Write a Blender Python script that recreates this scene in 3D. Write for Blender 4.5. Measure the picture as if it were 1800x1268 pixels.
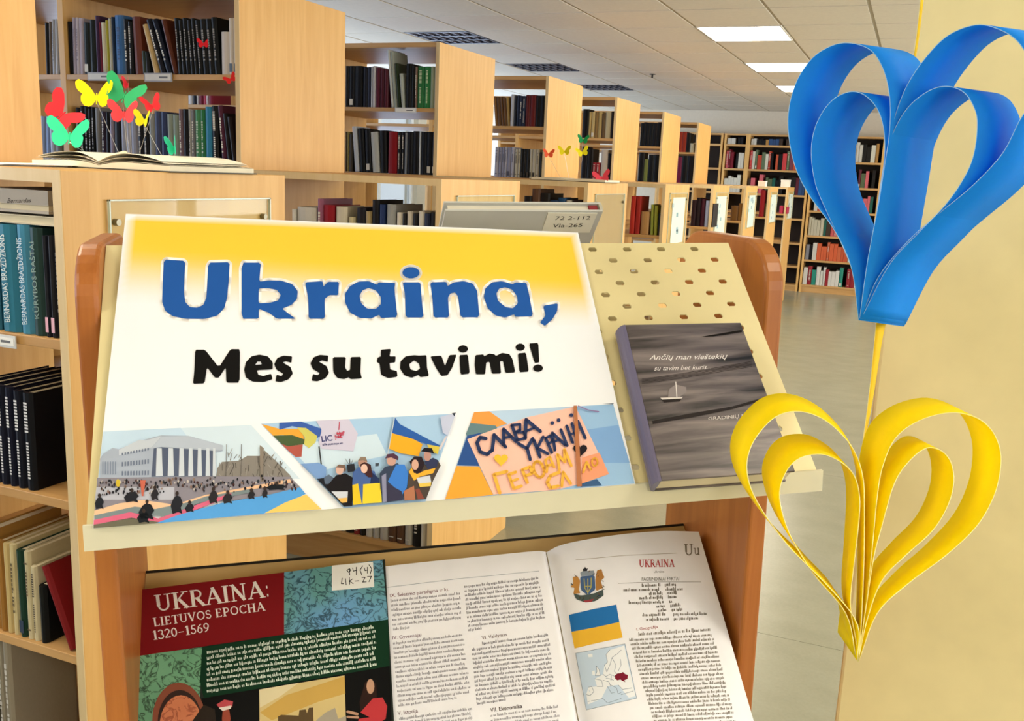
import bpy, math, random
import numpy as np
from mathutils import Vector, Matrix
from mathutils.geometry import tessellate_polygon

random.seed(7)
scene = bpy.context.scene
for o_ in list(bpy.data.objects):
    bpy.data.objects.remove(o_)

# ------------------------------------------------------------------ camera
F_PX, YAW, PITCH, ROLL = 1661.838, .3914, .1958, -.043
CX, CY, HC = 900., 634., 1.5
C = np.array([0., 0., HC])
_fw = np.array([-math.sin(YAW)*math.cos(PITCH), math.cos(YAW)*math.cos(PITCH), -math.sin(PITCH)])
_r = np.array([math.cos(YAW), math.sin(YAW), 0.])
_d = np.cross(_fw, _r)
_x = _r*math.cos(ROLL) + _d*math.sin(ROLL)
_y = -_r*math.sin(ROLL) + _d*math.cos(ROLL)
RC = np.array([_x, _y, _fw])
cam_d = bpy.data.cameras.new('camera')
cam = bpy.data.objects.new('camera', cam_d)
scene.collection.objects.link(cam)
cam_d.sensor_fit = 'HORIZONTAL'
cam_d.sensor_width = 36.
cam_d.lens = 36. * F_PX / 1800.
cam_d.clip_start = .02
cam.matrix_world = Matrix(((_x[0], -_y[0], -_fw[0], C[0]), (_x[1], -_y[1], -_fw[1], C[1]),
                           (_x[2], -_y[2], -_fw[2], C[2]), (0, 0, 0, 1)))
scene.camera = cam

# ------------------------------------------------------------------ exposure, world
vs = scene.view_settings
vs.view_transform = 'Standard'
vs.look = 'None'
vs.exposure = 0.22
vs.gamma = 1.0
vs.use_curve_mapping = False
world = bpy.data.worlds.new('overcast_sky')
scene.world = world
world.use_nodes = True
world.node_tree.nodes['Background'].inputs[0].default_value = (.86, .93, 1., 1)
world.node_tree.nodes['Background'].inputs[1].default_value = 1.0

# room (metres): +Y runs down the aisle, X across, Z up
X_LEFT, X_RIGHT, Y_BACK, Y_FAR, Z_CEIL = -6.6, 4.2, -3.6, 14.42, 2.53
W_Z0, W_Z1 = .9, 2.42
WIN_Y = [-2.6 + 2.15*i for i in range(8)]          # window starts along the long walls
WIN_W = 1.85

def area_light(name, loc, rot, sx, sy, power, col):
    l = bpy.data.lights.new(name, 'AREA')
    l.shape = 'RECTANGLE'
    l.size, l.size_y, l.energy, l.color = sx, sy, power, col
    o = bpy.data.objects.new(name, l)
    scene.collection.objects.link(o)
    o.location, o.rotation_euler = loc, rot
    return o

for wy in WIN_Y:   # daylight arriving through each window of both long walls
    area_light('window_daylight', (X_LEFT+.03, wy+WIN_W/2, (W_Z0+W_Z1)/2), (0, -math.pi/2, 0), W_Z1-W_Z0, WIN_W, 62, (.56, .72, 1.))
    area_light('window_daylight', (X_RIGHT-.03, wy+WIN_W/2, (W_Z0+W_Z1)/2), (0, math.pi/2, 0), W_Z1-W_Z0, WIN_W, 56 if wy > 0 else 26, (1., .96, .9))

# ------------------------------------------------------------------ pixel helpers (photo frame 1800 x 1268)
def ray(px, py):
    v = RC.T @ np.array([px-CX, py-CY, F_PX])
    return v/np.linalg.norm(v)
def onX(p, X): d = ray(*p); return C + d*(X/d[0])
def onY(p, Y): d = ray(*p); return C + d*(Y/d[1])
def onZ(p, Z): d = ray(*p); return C + d*((Z-HC)/d[2])
def at_depth(p, D):
    v = RC.T @ np.array([(p[0]-CX)/F_PX, (p[1]-CY)/F_PX, 1.])
    return C + v*D
def proj(P):
    c = RC @ (np.array(P, float)-C)
    return np.array([CX+F_PX*c[0]/c[2], CY+F_PX*c[1]/c[2]])
def on_plane(p, o, nrm):
    d = ray(*p)
    return C + d*(((o-C) @ nrm)/(d @ nrm))

# ------------------------------------------------------------------ materials
MATS = {}
def lin(h):
    h = h.lstrip('#')
    c = [int(h[i:i+2], 16)/255. for i in (0, 2, 4)]
    return tuple(x/12.92 if x <= .04045 else ((x+.055)/1.055)**2.4 for x in c) + (1.,)
def mat(hexc, rough=.55, spec=.35, metal=0., key=None):
    k = key or (hexc, rough, spec, metal)
    if k in MATS: return MATS[k]
    m = bpy.data.materials.new('finish_%s' % hexc.lstrip('#'))
    m.use_nodes = True
    nt = m.node_tree
    b = nt.nodes['Principled BSDF']
    b.inputs['Roughness'].default_value = rough
    b.inputs['Specular IOR Level'].default_value = spec
    b.inputs['Metallic'].default_value = metal
    # a slight procedural mottling so no surface is perfectly flat
    nz = nt.nodes.new('ShaderNodeTexNoise'); nz.inputs['Scale'].default_value = 30
    tc = nt.nodes.new('ShaderNodeTexCoord')
    mx = nt.nodes.new('ShaderNodeMix'); mx.data_type = 'RGBA'; mx.blend_type = 'MULTIPLY'
    mx.inputs[0].default_value = .12
    mx.inputs[6].default_value = lin(hexc)
    nt.links.new(tc.outputs['Object'], nz.inputs['Vector'])
    nt.links.new(nz.outputs[0], mx.inputs[7])
    nt.links.new(mx.outputs[2], b.inputs['Base Color'])
    MATS[k] = m
    return m
def wood(name, c1, c2, rough=.4, scale=(14, 14, 1.1), spec=.4):
    if name in MATS: return MATS[name]
    m = bpy.data.materials.new(name)
    m.use_nodes = True
    nt = m.node_tree
    b = nt.nodes['Principled BSDF']
    b.inputs['Roughness'].default_value = rough
    b.inputs['Specular IOR Level'].default_value = spec
    tc = nt.nodes.new('ShaderNodeTexCoord')
    mp = nt.nodes.new('ShaderNodeMapping'); mp.inputs['Scale'].default_value = scale
    n1 = nt.nodes.new('ShaderNodeTexNoise'); n1.inputs['Scale'].default_value = 2.2
    n1.inputs['Detail'].default_value = 5; n1.inputs['Roughness'].default_value = .6
    n1.inputs['Distortion'].default_value = .6
    rp = nt.nodes.new('ShaderNodeValToRGB')
    rp.color_ramp.elements[0].position = .33; rp.color_ramp.elements[0].color = lin(c1)
    rp.color_ramp.elements[1].position = .68; rp.color_ramp.elements[1].color = lin(c2)
    nt.links.new(tc.outputs['Object'], mp.inputs['Vector'])
    nt.links.new(mp.outputs[0], n1.inputs['Vector'])
    nt.links.new(n1.outputs[0], rp.inputs[0])
    nt.links.new(rp.outputs[0], b.inputs['Base Color'])
    bp = nt.nodes.new('ShaderNodeBump'); bp.inputs['Strength'].default_value = .04
    nt.links.new(n1.outputs[0], bp.inputs['Height'])
    nt.links.new(bp.outputs[0], b.inputs['Normal'])
    MATS[name] = m
    return m
def glow(name, col, strength):
    m = bpy.data.materials.new(name)
    m.use_nodes = True
    nt = m.node_tree
    nt.nodes.remove(nt.nodes['Principled BSDF'])
    e = nt.nodes.new('ShaderNodeEmission')
    e.inputs[0].default_value = col; e.inputs[1].default_value = strength
    nt.links.new(e.outputs[0], nt.nodes['Material Output'].inputs[0])
    return m
def clear_sheet(name, tint, gloss=.12):
    m = bpy.data.materials.new(name)
    m.use_nodes = True
    nt = m.node_tree
    nt.nodes.remove(nt.nodes['Principled BSDF'])
    t = nt.nodes.new('ShaderNodeBsdfTransparent'); t.inputs[0].default_value = tint
    g = nt.nodes.new('ShaderNodeBsdfGlossy'); g.inputs['Roughness'].default_value = .03
    fr = nt.nodes.new('ShaderNodeFresnel'); fr.inputs[0].default_value = 1.35
    ad = nt.nodes.new('ShaderNodeMath'); ad.operation = 'MULTIPLY'; ad.inputs[1].default_value = gloss
    mx = nt.nodes.new('ShaderNodeMixShader')
    nt.links.new(fr.outputs[0], ad.inputs[0])
    nt.links.new(ad.outputs[0], mx.inputs[0])
    nt.links.new(t.outputs[0], mx.inputs[1]); nt.links.new(g.outputs[0], mx.inputs[2])
    nt.links.new(mx.outputs[0], nt.nodes['Material Output'].inputs[0])
    return m

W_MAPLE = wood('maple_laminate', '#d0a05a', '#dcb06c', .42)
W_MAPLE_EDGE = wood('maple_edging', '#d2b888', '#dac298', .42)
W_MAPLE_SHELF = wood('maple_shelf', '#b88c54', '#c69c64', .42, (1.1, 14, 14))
W_BEECH = wood('beech_stand', '#a05c26', '#b87234', .36, (16, 16, 1.0))
M_CREAM_METAL = mat('#e4d6a2', .42, .4)
M_LIP = mat('#dcd8be', .4, .4)
M_GLARE = mat('#fbfbf8', .55, .3)
M_PAGES = mat('#e8dcc0', .8, .1)
M_BLACK = mat('#101012', .5)

# ------------------------------------------------------------------ object helpers
COL = scene.collection
def origin_of(o):
    v = np.zeros(3)
    while o is not None:
        v += np.array(o.location); o = o.parent
    return v
def tag(o, label=None, cat=None, group=None, kind=None):
    if label: o['label'] = label
    if cat: o['category'] = cat
    if group: o['group'] = group
    if kind: o['kind'] = kind
    return o
def thing(name, loc, label, cat, group=None):
    e = bpy.data.objects.new(name, None)
    e.empty_display_size = .05
    e.location = tuple(loc)
    COL.objects.link(e)
    return tag(e, label, cat, group)
def struct(name, verts, faces, m, parent=None):
    o = mk(name, verts, faces, m, parent)
    if parent is None: o['kind'] = 'structure'
    return o
def mk(name, verts, faces, m, parent=None, mi=None, smooth=False, loc=None):
    """one mesh object from world-space points"""
    V = np.array([tuple(v) for v in verts], float)
    if parent is not None:
        org = origin_of(parent); here = np.zeros(3)
    else:
        org = here = (np.array([V[:, 0].mean(), V[:, 1].mean(), V[:, 2].min()]) if loc is None else np.array(loc, float))
    me = bpy.data.meshes.new(name)
    me.from_pydata((V-org).tolist(), [], [tuple(f) for f in faces])
    for mm in (m if isinstance(m, list) else [m]): me.materials.append(mm)
    if mi is not None: me.polygons.foreach_set('material_index', mi)
    if smooth: me.polygons.foreach_set('use_smooth', [True]*len(me.polygons))
    me.update()
    o = bpy.data.objects.new(name, me)
    o.location = tuple(here)
    if parent is not None: o.parent = parent
    COL.objects.link(o)
    return o
BOXF = [(0, 3, 2, 1), (4, 5, 6, 7), (0, 1, 5, 4), (1, 2, 6, 5), (2, 3, 7, 6), (3, 0, 4, 7)]
def box_vf(a, b):
    x0, y0, z0 = a; x1, y1, z1 = b
    return [(x0, y0, z0), (x1, y0, z0), (x1, y1, z0), (x0, y1, z0), (x0, y0, z1), (x1, y0, z1), (x1, y1, z1), (x0, y1, z1)], BOXF
def box(name, a, b, m, parent=None, bev=0.):
    v, f = box_vf(a, b)
    o = mk(name, v, f, m, parent)
    if bev:
        md = o.modifiers.new('edge', 'BEVEL'); md.width = bev; md.segments = 2
    return o
class MB:
    """collects pieces, builds one mesh with one material slot per colour"""
    def __init__(s): s.v = []; s.f = []; s.mi = []; s.m = []
    def slot(s, m):
        if m not in s.m: s.m.append(m)
        return s.m.index(m)
    def add(s, v, f, m):
        k = len(s.v); i = s.slot(m)
        s.v += [tuple(q) for q in v]
        s.f += [tuple(j+k for j in q) for q in f]
        s.mi += [i]*len(f)
    def build(s, name, parent=None, **kw): return mk(name, s.v, s.f, s.m, parent, s.mi, **kw)
def poly_tris(outer, holes=()):
    loops = [[Vector((x, y, 0)) for x, y in outer]] + [[Vector((x, y, 0)) for x, y in h] for h in holes]
    pts = [tuple(v[:2]) for l in loops for v in l]
    return pts, [tuple(t) for t in tessellate_polygon(loops)]
def chaikin(p, n=1, closed=True):
    for _ in range(n):
        q = []
        for i in range(len(p) if closed else len(p)-1):
            a, b = p[i], p[(i+1) % len(p)]
            q += [(a[0]*.9+b[0]*.1, a[1]*.9+b[1]*.1), (a[0]*.1+b[0]*.9, a[1]*.1+b[1]*.9)]
        p = q
    return p
def ell(cx, cy, rx, ry, n=14, rot=0):
    return [(cx+rx*math.cos(t)*math.cos(rot)-ry*math.sin(t)*math.sin(rot), cy+rx*math.cos(t)*math.sin(rot)+ry*math.sin(t)*math.cos(rot))
            for t in [2*math.pi*i/n for i in range(n)]]
def catmull(P, n=6, closed=False):
    P = [np.array(p, float) for p in P]
    out = []
    N = len(P)
    for i in range(N if closed else N-1):
        p0 = P[(i-1) % N] if closed or i > 0 else P[0]*2-P[1]
        p1, p2 = P[i], P[(i+1) % N]
        p3 = P[(i+2) % N] if closed or i+2 < N else P[-1]*2-P[-2]
        for k in range(n):
            t = k/n
            out.append(.5*((2*p1)+(-p0+p2)*t+(2*p0-5*p1+4*p2-p3)*t*t+(-p0+3*p1-3*p2+p3)*t**3))
    if not closed: out.append(P[-1])
    return out
def refine(pts, tris, mx):
    pts = [tuple(p) for p in pts]; work = list(tris); out = []
    while work:
        t = work.pop()
        if len(t) > 3:
            work += [(t[0], t[i], t[i+1]) for i in range(1, len(t)-1)]; continue
        e = [(pts[t[i]][0]-pts[t[(i+1) % 3]][0])**2+(pts[t[i]][1]-pts[t[(i+1) % 3]][1])**2 for i in range(3)]
        k = max(range(3), key=lambda i: e[i])
        if e[k] <= mx*mx: out.append(t); continue
        a, b, c = t[k], t[(k+1) % 3], t[(k+2) % 3]
        pts.append(((pts[a][0]+pts[b][0])/2, (pts[a][1]+pts[b][1])/2)); m = len(pts)-1
        work += [(a, m, c), (m, b, c)]
    return pts, out
class Print:
    """flat print: 2D shapes (any 2D frame) laid onto a real surface by surf(x, y, lift)"""
    def __init__(s, surf, step=.00012, fine=None): s.fine = fine; s.surf = surf; s.mb = MB(); s.k = 0; s.step = step
    def put(s, pts, tris, hexc, lift=None):
        s.k += 1
        h = s.step*(1+(s.k if lift is None else lift))
        if s.fine: pts, tris = refine(pts, tris, s.fine)
        s.mb.add([s.surf(x, y, h) for x, y in pts], tris, mat(hexc, .6, .12))
    def poly(s, outer, hexc, holes=(), lift=None):
        s.put(*poly_tris(outer, holes), hexc, lift)
    def stroke(s, pl, w, hexc, closed=False, lift=None, taper=None):
        pts = []; tris = []
        L = [np.array(p, float) for p in pl]
        if closed: L = L+[L[0]]
        for i in range(len(L)-1):
            a, b = L[i], L[i+1]
            d = b-a; l = np.linalg.norm(d)
            if l < 1e-9: continue
            nn = np.array([-d[1], d[0]])/l*w/2
            k = len(pts)
            pts += [tuple(a+nn), tuple(a-nn), tuple(b-nn), tuple(b+nn)]; tris += [(k, k+1, k+2), (k, k+2, k+3)]
        for a in L:
            k = len(pts); pts += ell(a[0], a[1], w/2, w/2, 8); tris += [(k, k+i, k+i+1) for i in range(1, 7)]
        s.put(pts, tris, hexc, lift)
    def many(s, quads, hexc, lift=None):
        pts = []; tris = []
        for q in quads:
            k = len(pts); pts += q; tris += [(k, k+1, k+2), (k, k+2, k+3)]
        s.put(pts, tris, hexc, lift)
    def build(s, name, parent): return s.mb.build(name, parent)

def text_shape(txt, shear=0., offset=0., space=1.):
    """built-in font outline as 2D triangles, x scaled so the text starts at 0, y in units of cap height"""
    c = bpy.data.curves.new('lettering', 'FONT')
    c.body = txt; c.shear = shear; c.offset = offset; c.space_character = space; c.resolution_u = 3
    o = bpy.data.objects.new('lettering', c)
    COL.objects.link(o)
    dg = bpy.context.evaluated_depsgraph_get()
    me = bpy.data.meshes.new_from_object(o.evaluated_get(dg))
    pts = [(v.co.x, v.co.y) for v in me.vertices]
    tris = [tuple(p.vertices) for p in me.polygons]
    bpy.data.objects.remove(o); bpy.data.curves.remove(c); bpy.data.meshes.remove(me)
    if not pts: return [], [], 1.
    x0 = min(p[0] for p in pts); w = max(p[0] for p in pts)-x0
    return [((x-x0)/w, y/.7) for x, y in pts], tris, w/.7
def put_text(pr, txt, p0, p1, cap, hexc, shear=0., offset=0., up=None, lift=None):
    pts, tris, w = text_shape(txt, shear, offset)
    a, b = np.array(p0, float), np.array(p1, float)
    d = b-a
    u = np.array(up, float) if up is not None else np.array([d[1], -d[0]])/np.linalg.norm(d)
    pr.put([tuple(a+d*x+u*cap*y) for x, y in pts], tris, hexc, lift)
# --- small serif alphabet drawn with strokes: (polyline, weight) on a unit cap height
T_, t_ = .17, .075
def _arc(cx, cy, rx, ry, a0, a1, n=10): return [(cx+rx*math.cos(math.radians(a0+(a1-a0)*i/n)), cy+ry*math.sin(math.radians(a0+(a1-a0)*i/n))) for i in range(n+1)]
def _sf(x, y, w=.17): return ([(x-w, y), (x+w, y)], .05)
SERIF = {
 'U': (.86, [([(.17, 1), (.17, .35)]+_arc(.42, .33, .25, .3, 180, 360)+[(.67, .35), (.67, 1)], .10), ([(.17, 1), (.17, .33)], T_), _sf(.17, 1), _sf(.67, 1)]),
 'K': (.88, [([(.2, 0), (.2, 1)], T_), ([(.22, .42), (.68, 1)], t_), ([(.36, .58), (.76, 0)], T_), _sf(.2, 0), _sf(.2, 1), _sf(.68, 1), _sf(.74, 0)]),
 'R': (.82, [([(.2, 0), (.2, 1)], T_), ([(.2, .98), (.4, .98)]+_arc(.4, .74, .22, .24, 90, -90)+[(.2, .5)], .09), ([(.4, .5), (.72, 0)], T_), _sf(.2, 0), _sf(.2, 1, .12), _sf(.72, 0, .1)]),
 'A': (.86, [([(.12, 0), (.42, 1)], t_), ([(.42, 1), (.74, 0)], T_), ([(.22, .34), (.64, .34)], t_), _sf(.12, 0, .12), _sf(.74, 0, .14)]),
 'I': (.42, [([(.2, 0), (.2, 1)], T_), _sf(.2, 0), _sf(.2, 1)]),
 'N': (.9, [([(.17, 0), (.17, 1)], t_), ([(.15, 1), (.7, 0)], T_), ([(.7, 0), (.7, 1)], t_), _sf(.17, 0, .13), _sf(.12, 1, .1), _sf(.7, 1, .13)]),
 'L': (.7, [([(.2, 0), (.2, 1)], T_), ([(.2, .03), (.58, .03), (.61, .22)], t_), _sf(.2, 1)]),
 'E': (.74, [([(.2, 0), (.2, 1)], T_), ([(.2, .03), (.58, .03), (.62, .2)], t_), ([(.2, .97), (.56, .97), (.58, .8)], t_), ([(.2, .52), (.5, .52)], t_), _sf(.16, 0, .1), _sf(.16, 1, .1)]),
 'T': (.74, [([(.36, 0), (.36, 1)], T_), ([(.06, .8), (.08, .97), (.64, .97), (.66, .8)], t_), _sf(.36, 0)]),
 'V': (.84, [([(.12, 1), (.42, 0)], T_), ([(.42, 0), (.7, 1)], t_), _sf(.12, 1, .14), _sf(.7, 1, .12)]),
 'O': (.9, [(_arc(.44, .5, .33, .46, 0, 360, 18), .12)]),
 'S': (.62, [(_arc(.3, .73, .2, .23, 20, 250)+_arc(.3, .27, .21, .24, 80, -160), .11)]),
 'P': (.74, [([(.2, 0), (.2, 1)], T_), ([(.2, .97), (.38, .97)]+_arc(.38, .71, .22, .26, 90, -90)+[(.2, .45)], .1), _sf(.2, 0), _sf(.14, 1, .1)]),
 'C': (.8, [(_arc(.44, .5, .33, .46, 45, 315, 16), .12), ([(.68, .8), (.7, 1)], .06)]),
 'H': (.92, [([(.2, 0), (.2, 1)], T_), ([(.7, 0), (.7, 1)], T_), ([(.2, .52), (.7, .52)], t_), _sf(.2, 0), _sf(.2, 1), _sf(.7, 0), _sf(.7, 1)]),
 ':': (.34, [([(.14, .08), (.15, .08)], .16), ([(.14, .6), (.15, .6)], .16)]),
 '1': (.5, [([(.26, 0), (.26, .96)], T_), ([(.1, .84), (.26, .95)], t_), _sf(.26, 0)]),
 '3': (.56, [(_arc(.24, .72, .18, .22, 150, -80)+_arc(.24, .26, .22, .25, 80, -160), .11)]),
 '2': (.58, [(_arc(.26, .72, .19, .22, 160, -30)+[(.08, .05), (.5, .05)], .11)]),
 '0': (.6, [(_arc(.28, .5, .2, .44, 0, 360, 16), .12)]),
 '5': (.56, [([(.46, .93), (.18, .93), (.14, .56)]+_arc(.24, .3, .2, .27, 100, -150), .1)]),
 '6': (.58, [(_arc(.27, .3, .19, .26, 0, 360, 14), .11), ([(.09, .34), (.18, .72), (.42, .95)], .1)]),
 '9': (.58, [(_arc(.27, .66, .19, .26, 0, 360, 14), .11), ([(.45, .62), (.36, .25), (.12, .02)], .1)]),
 '-': (.6, [([(.08, .4), (.5, .4)], .07)]),
 'u': (.66, [([(.15, .62), (.15, .2)]+_arc(.3, .2, .15, .17, 180, 300)+[(.46, .2)], .08), ([(.46, .62), (.46, 0)], .12), _sf(.1, .62, .08), _sf(.42, .62, .08), _sf(.5, 0, .07)]),
 ' ': (.34, [])}
def serif_text(pr, txt, p0, p1, cap, hexc, up=None, lift=None):
    W = sum(SERIF[c][0] for c in txt)
    a, b = np.array(p0, float), np.array(p1, float)
    ex = (b-a)/W
    d = b-a
    ey = np.array(up, float)*cap if up is not None else np.array([d[1], -d[0]])/np.linalg.norm(d)*cap
    pts = []; tris = []; x = 0
    for ch in txt:
        adv, strokes = SERIF[ch]
        for pl, w in strokes:
            L = [np.array(q)+np.array([x, 0]) for q in pl]
            for i in range(len(L)-1):
                dd = L[i+1]-L[i]; l = np.linalg.norm(dd)
                if l < 1e-6: continue
                nn = np.array([-dd[1], dd[0]])/l*w/2; e = dd/l*w*.18
                q = [L[i]-e+nn, L[i]-e-nn, L[i+1]+e-nn, L[i+1]+e+nn]
                k = len(pts); pts += [tuple(a+ex*v[0]+ey*v[1]) for v in q]; tris += [(k, k+1, k+2), (k, k+2, k+3)]
        x += adv
    pr.put(pts, tris, hexc, lift)
def body_text(pr, rows, hexc, rnd, lett=.5, lift=None):
    """rows: (p0, p1, xheight) - lines of tiny letter marks, far too small to read"""
    quads = []
    for p0, p1, xh in rows:
        a, b = np.array(p0, float), np.array(p1, float)
        L = np.linalg.norm(b-a); ex = (b-a)/L; ey = np.array([ex[1], -ex[0]])
        t = 0.
        while t < L-xh:
            nl = rnd.randint(2, 9)
            for _ in range(nl):
                w = xh*rnd.choice((.28, .42, .5, .6)); h = xh*rnd.choice((.8, .9, 1., 1., 1.5)); y0 = xh*(-.35 if rnd.random() < .1 else 0)
                if t+w > L: break
                q = [a+ex*t+ey*y0, a+ex*(t+w)+ey*y0, a+ex*(t+w*.9)+ey*h, a+ex*(t+w*.1)+ey*h]
                quads.append([tuple(v) for v in q])
                t += w+xh*.16
            t += xh*.42
    pr.many(quads, hexc, lift)
ORD = ['first', 'second', 'third', 'fourth', 'fifth', 'sixth', 'seventh', 'eighth', 'ninth', 'tenth', 'eleventh', 'twelfth', 'thirteenth',
       'fourteenth', 'fifteenth', 'sixteenth', 'seventeenth', 'eighteenth', 'nineteenth', 'twentieth'] + ['twenty-'+s for s in
       ('first', 'second', 'third', 'fourth', 'fifth', 'sixth', 'seventh', 'eighth', 'ninth')] + ['thirtieth'] + ['thirty-'+s for s in
       ('first', 'second', 'third', 'fourth', 'fifth', 'sixth', 'seventh', 'eighth', 'ninth')]+['fortieth']
# ================================================================== THE SETTING
def vinyl():
    m = bpy.data.materials.new('vinyl_floor'); m.use_nodes = True
    nt = m.node_tree; b = nt.nodes['Principled BSDF']
    b.inputs['Roughness'].default_value = .26; b.inputs['Specular IOR Level'].default_value = .5
    tc = nt.nodes.new('ShaderNodeTexCoord')
    n1 = nt.nodes.new('ShaderNodeTexNoise'); n1.inputs['Scale'].default_value = 6; n1.inputs['Detail'].default_value = 8
    n2 = nt.nodes.new('ShaderNodeTexNoise'); n2.inputs['Scale'].default_value = 90
    mp = nt.nodes.new('ShaderNodeMapping'); mp.inputs['Scale'].default_value = (1, 1.4, 1)
    rp = nt.nodes.new('ShaderNodeValToRGB')
    rp.color_ramp.elements[0].position = .3; rp.color_ramp.elements[0].color = lin('#8e8e7a')
    rp.color_ramp.elements[1].position = .75; rp.color_ramp.elements[1].color = lin('#9c9c88')
    mx = nt.nodes.new('ShaderNodeMath'); mx.operation = 'MULTIPLY_ADD'; mx.inputs[1].default_value = .35
    nt.links.new(tc.outputs['Object'], mp.inputs[0]); nt.links.new(mp.outputs[0], n1.inputs['Vector'])
    nt.links.new(tc.outputs['Object'], n2.inputs['Vector'])
    nt.links.new(n2.outputs[0], mx.inputs[0]); 
    ml = nt.nodes.new('ShaderNodeMath'); ml.operation = 'MULTIPLY'; ml.inputs[1].default_value = .65
    nt.links.new(n1.outputs[0], ml.inputs[0]); nt.links.new(ml.outputs[0], mx.inputs[2])
    nt.links.new(mx.outputs[0], rp.inputs[0]); nt.links.new(rp.outputs[0], b.inputs['Base Color'])
    return m
M_VINYL = vinyl()
M_WALL = mat('#d2c8b4', .8, .2)
M_PILLAR = mat('#f4e6b0', .7, .2)
fl = box('floor', (X_LEFT, Y_BACK, -.1), (X_RIGHT, Y_FAR, -.004), mat('#6e6e64', .7)); fl['kind'] = 'structure'
seam_y = onZ((1400, 1127), 0)[1]
ys = [seam_y+2.0*i for i in range(-2, 8)]
ys = [Y_BACK]+[y for y in ys if Y_BACK+.2 < y < Y_FAR-.2]+[Y_FAR]
for i in range(len(ys)-1):
    for xa, xb in ((X_LEFT, -2.0), (-2.0, 1.0), (1.0, X_RIGHT)):
        box('floor_sheet', (xa+.001, ys[i]+.0012, -.004), (xb-.001, ys[i+1]-.0012, 0), M_VINYL, fl)
ce = box('ceiling', (X_LEFT, Y_BACK, Z_CEIL+.03), (X_RIGHT, Y_FAR, Z_CEIL+.12), mat('#d8d4c8', .9)); ce['kind'] = 'structure'
TX, TY, GX, GY = .575, .667, -.95, 6.72          # ceiling grid: tile size and one crossing
M_TILE = mat('#e2dccf', .9, .1)
M_BAR = mat('#b2ab9c', .6, .3)
LAMP_CELLS = {(-1, j) for j in (-15, -12, 0, 3, 6)} | {(-2, -9)} | {(3, j) for j in range(-15, 8, 3)}
GRILLE_CELLS = {(-5, 0), (-5, 3), (-5, 6)}
tile_me = None
i0, i1 = int((X_LEFT-GX)//TX), int((X_RIGHT-GX)//TX)+1
j0, j1 = int((Y_BACK-GY)//TY), int((Y_FAR-GY)//TY)+1
rest = MB()
for i in range(i0, i1):
    for j in range(j0, j1):
        if (i, j) in LAMP_CELLS or (i, j) in GRILLE_CELLS: continue
        xa, xb, ya, yb = GX+i*TX, GX+(i+1)*TX, GY+j*TY, GY+(j+1)*TY
        xa, xb = max(xa, X_LEFT), min(xb, X_RIGHT); ya, yb = max(ya, Y_BACK), min(yb, Y_FAR)
        if xb-xa < .05 or yb-ya < .05: continue
        g = .011
        full = xb-xa > TX-.01 and yb-ya > TY-.01
        c_ = proj(((xa+xb)/2, (ya+yb)/2, Z_CEIL)) if ya > .5 else (-999, -999)
        seen = -350 < c_[0] < 1900 and -60 < c_[1] < 320
        if seen and full:
            if tile_me is None:
                t0 = box('ceiling_tile', (xa+g, ya+g, Z_CEIL), (xb-g, yb-g, Z_CEIL+.03), M_TILE, ce)
                # a shallow bevelled lip round each tile
                tile_me = t0.data; base0 = (i, j)
            else:
                t1 = t0.copy(); COL.objects.link(t1); t1.parent = ce
                t1.location = ((i-base0[0])*TX, (j-base0[1])*TY, 0)
        else:
            rest.add(*box_vf((xa+g, ya+g, Z_CEIL), (xb-g, yb-g, Z_CEIL+.03)), M_TILE)
tag(rest.build('ceiling_tile', ce), kind='stuff')
for i in range(i0+1, i1):
    x = GX+i*TX
    box('grid_bar', (x-.0105, Y_BACK, Z_CEIL+.004), (x+.0105, Y_FAR, Z_CEIL+.03), M_BAR, ce)
gb = MB()
for j in range(j0+1, j1):
    y = GY+j*TY
    box('grid_bar', (X_LEFT, y-.0105, Z_CEIL+.006), (X_RIGHT, y+.0105, Z_CEIL+.03), M_BAR, ce)
# lit ceiling panels
M_GLOW = glow('lamp_diffuser_light', (1., .90, .72, 1), 17.)
lamp_words = {(-1, 0): 'large lit square ceiling lamp nearest above the blue paper heart', (-1, 3): 'middle lit ceiling lamp partly behind the blue paper heart',
              (-1, 6): 'farthest and smallest lit ceiling lamp left of the blue heart'}
for (i, j) in sorted(LAMP_CELLS):
    xa, ya = GX+i*TX, GY+j*TY
    if not (X_LEFT+.2 < xa and xa+TX < X_RIGHT-.2 and ya > Y_BACK+.2 and ya+TY < Y_FAR-.2): continue
    t = thing('ceiling_lamp', (xa+TX/2, ya+TY/2, Z_CEIL), lamp_words.get((i, j), 'lit square ceiling lamp out of view above the near bookcase' if i == -2 else 'lit square ceiling lamp outside the picture'), 'ceiling lamp', 'lit ceiling lamps')
    fr = MB(); e = .014
    for a, b in (((xa+.004, ya+.004), (xa+TX-.004, ya+e)), ((xa+.004, ya+TY-e), (xa+TX-.004, ya+TY-.004)), ((xa+.004, ya+e), (xa+e, ya+TY-e)), ((xa+TX-e, ya+e), (xa+TX-.004, ya+TY-e))):
        fr.add(*box_vf((a[0], a[1], Z_CEIL-.004), (b[0], b[1], Z_CEIL+.03)), mat('#f0eee8', .4))
    fr.build('lamp_frame', t)
    box('diffuser', (xa+e, ya+e, Z_CEIL+.004), (xa+TX-e, ya+TY-e, Z_CEIL+.012), M_GLOW, t)
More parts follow.
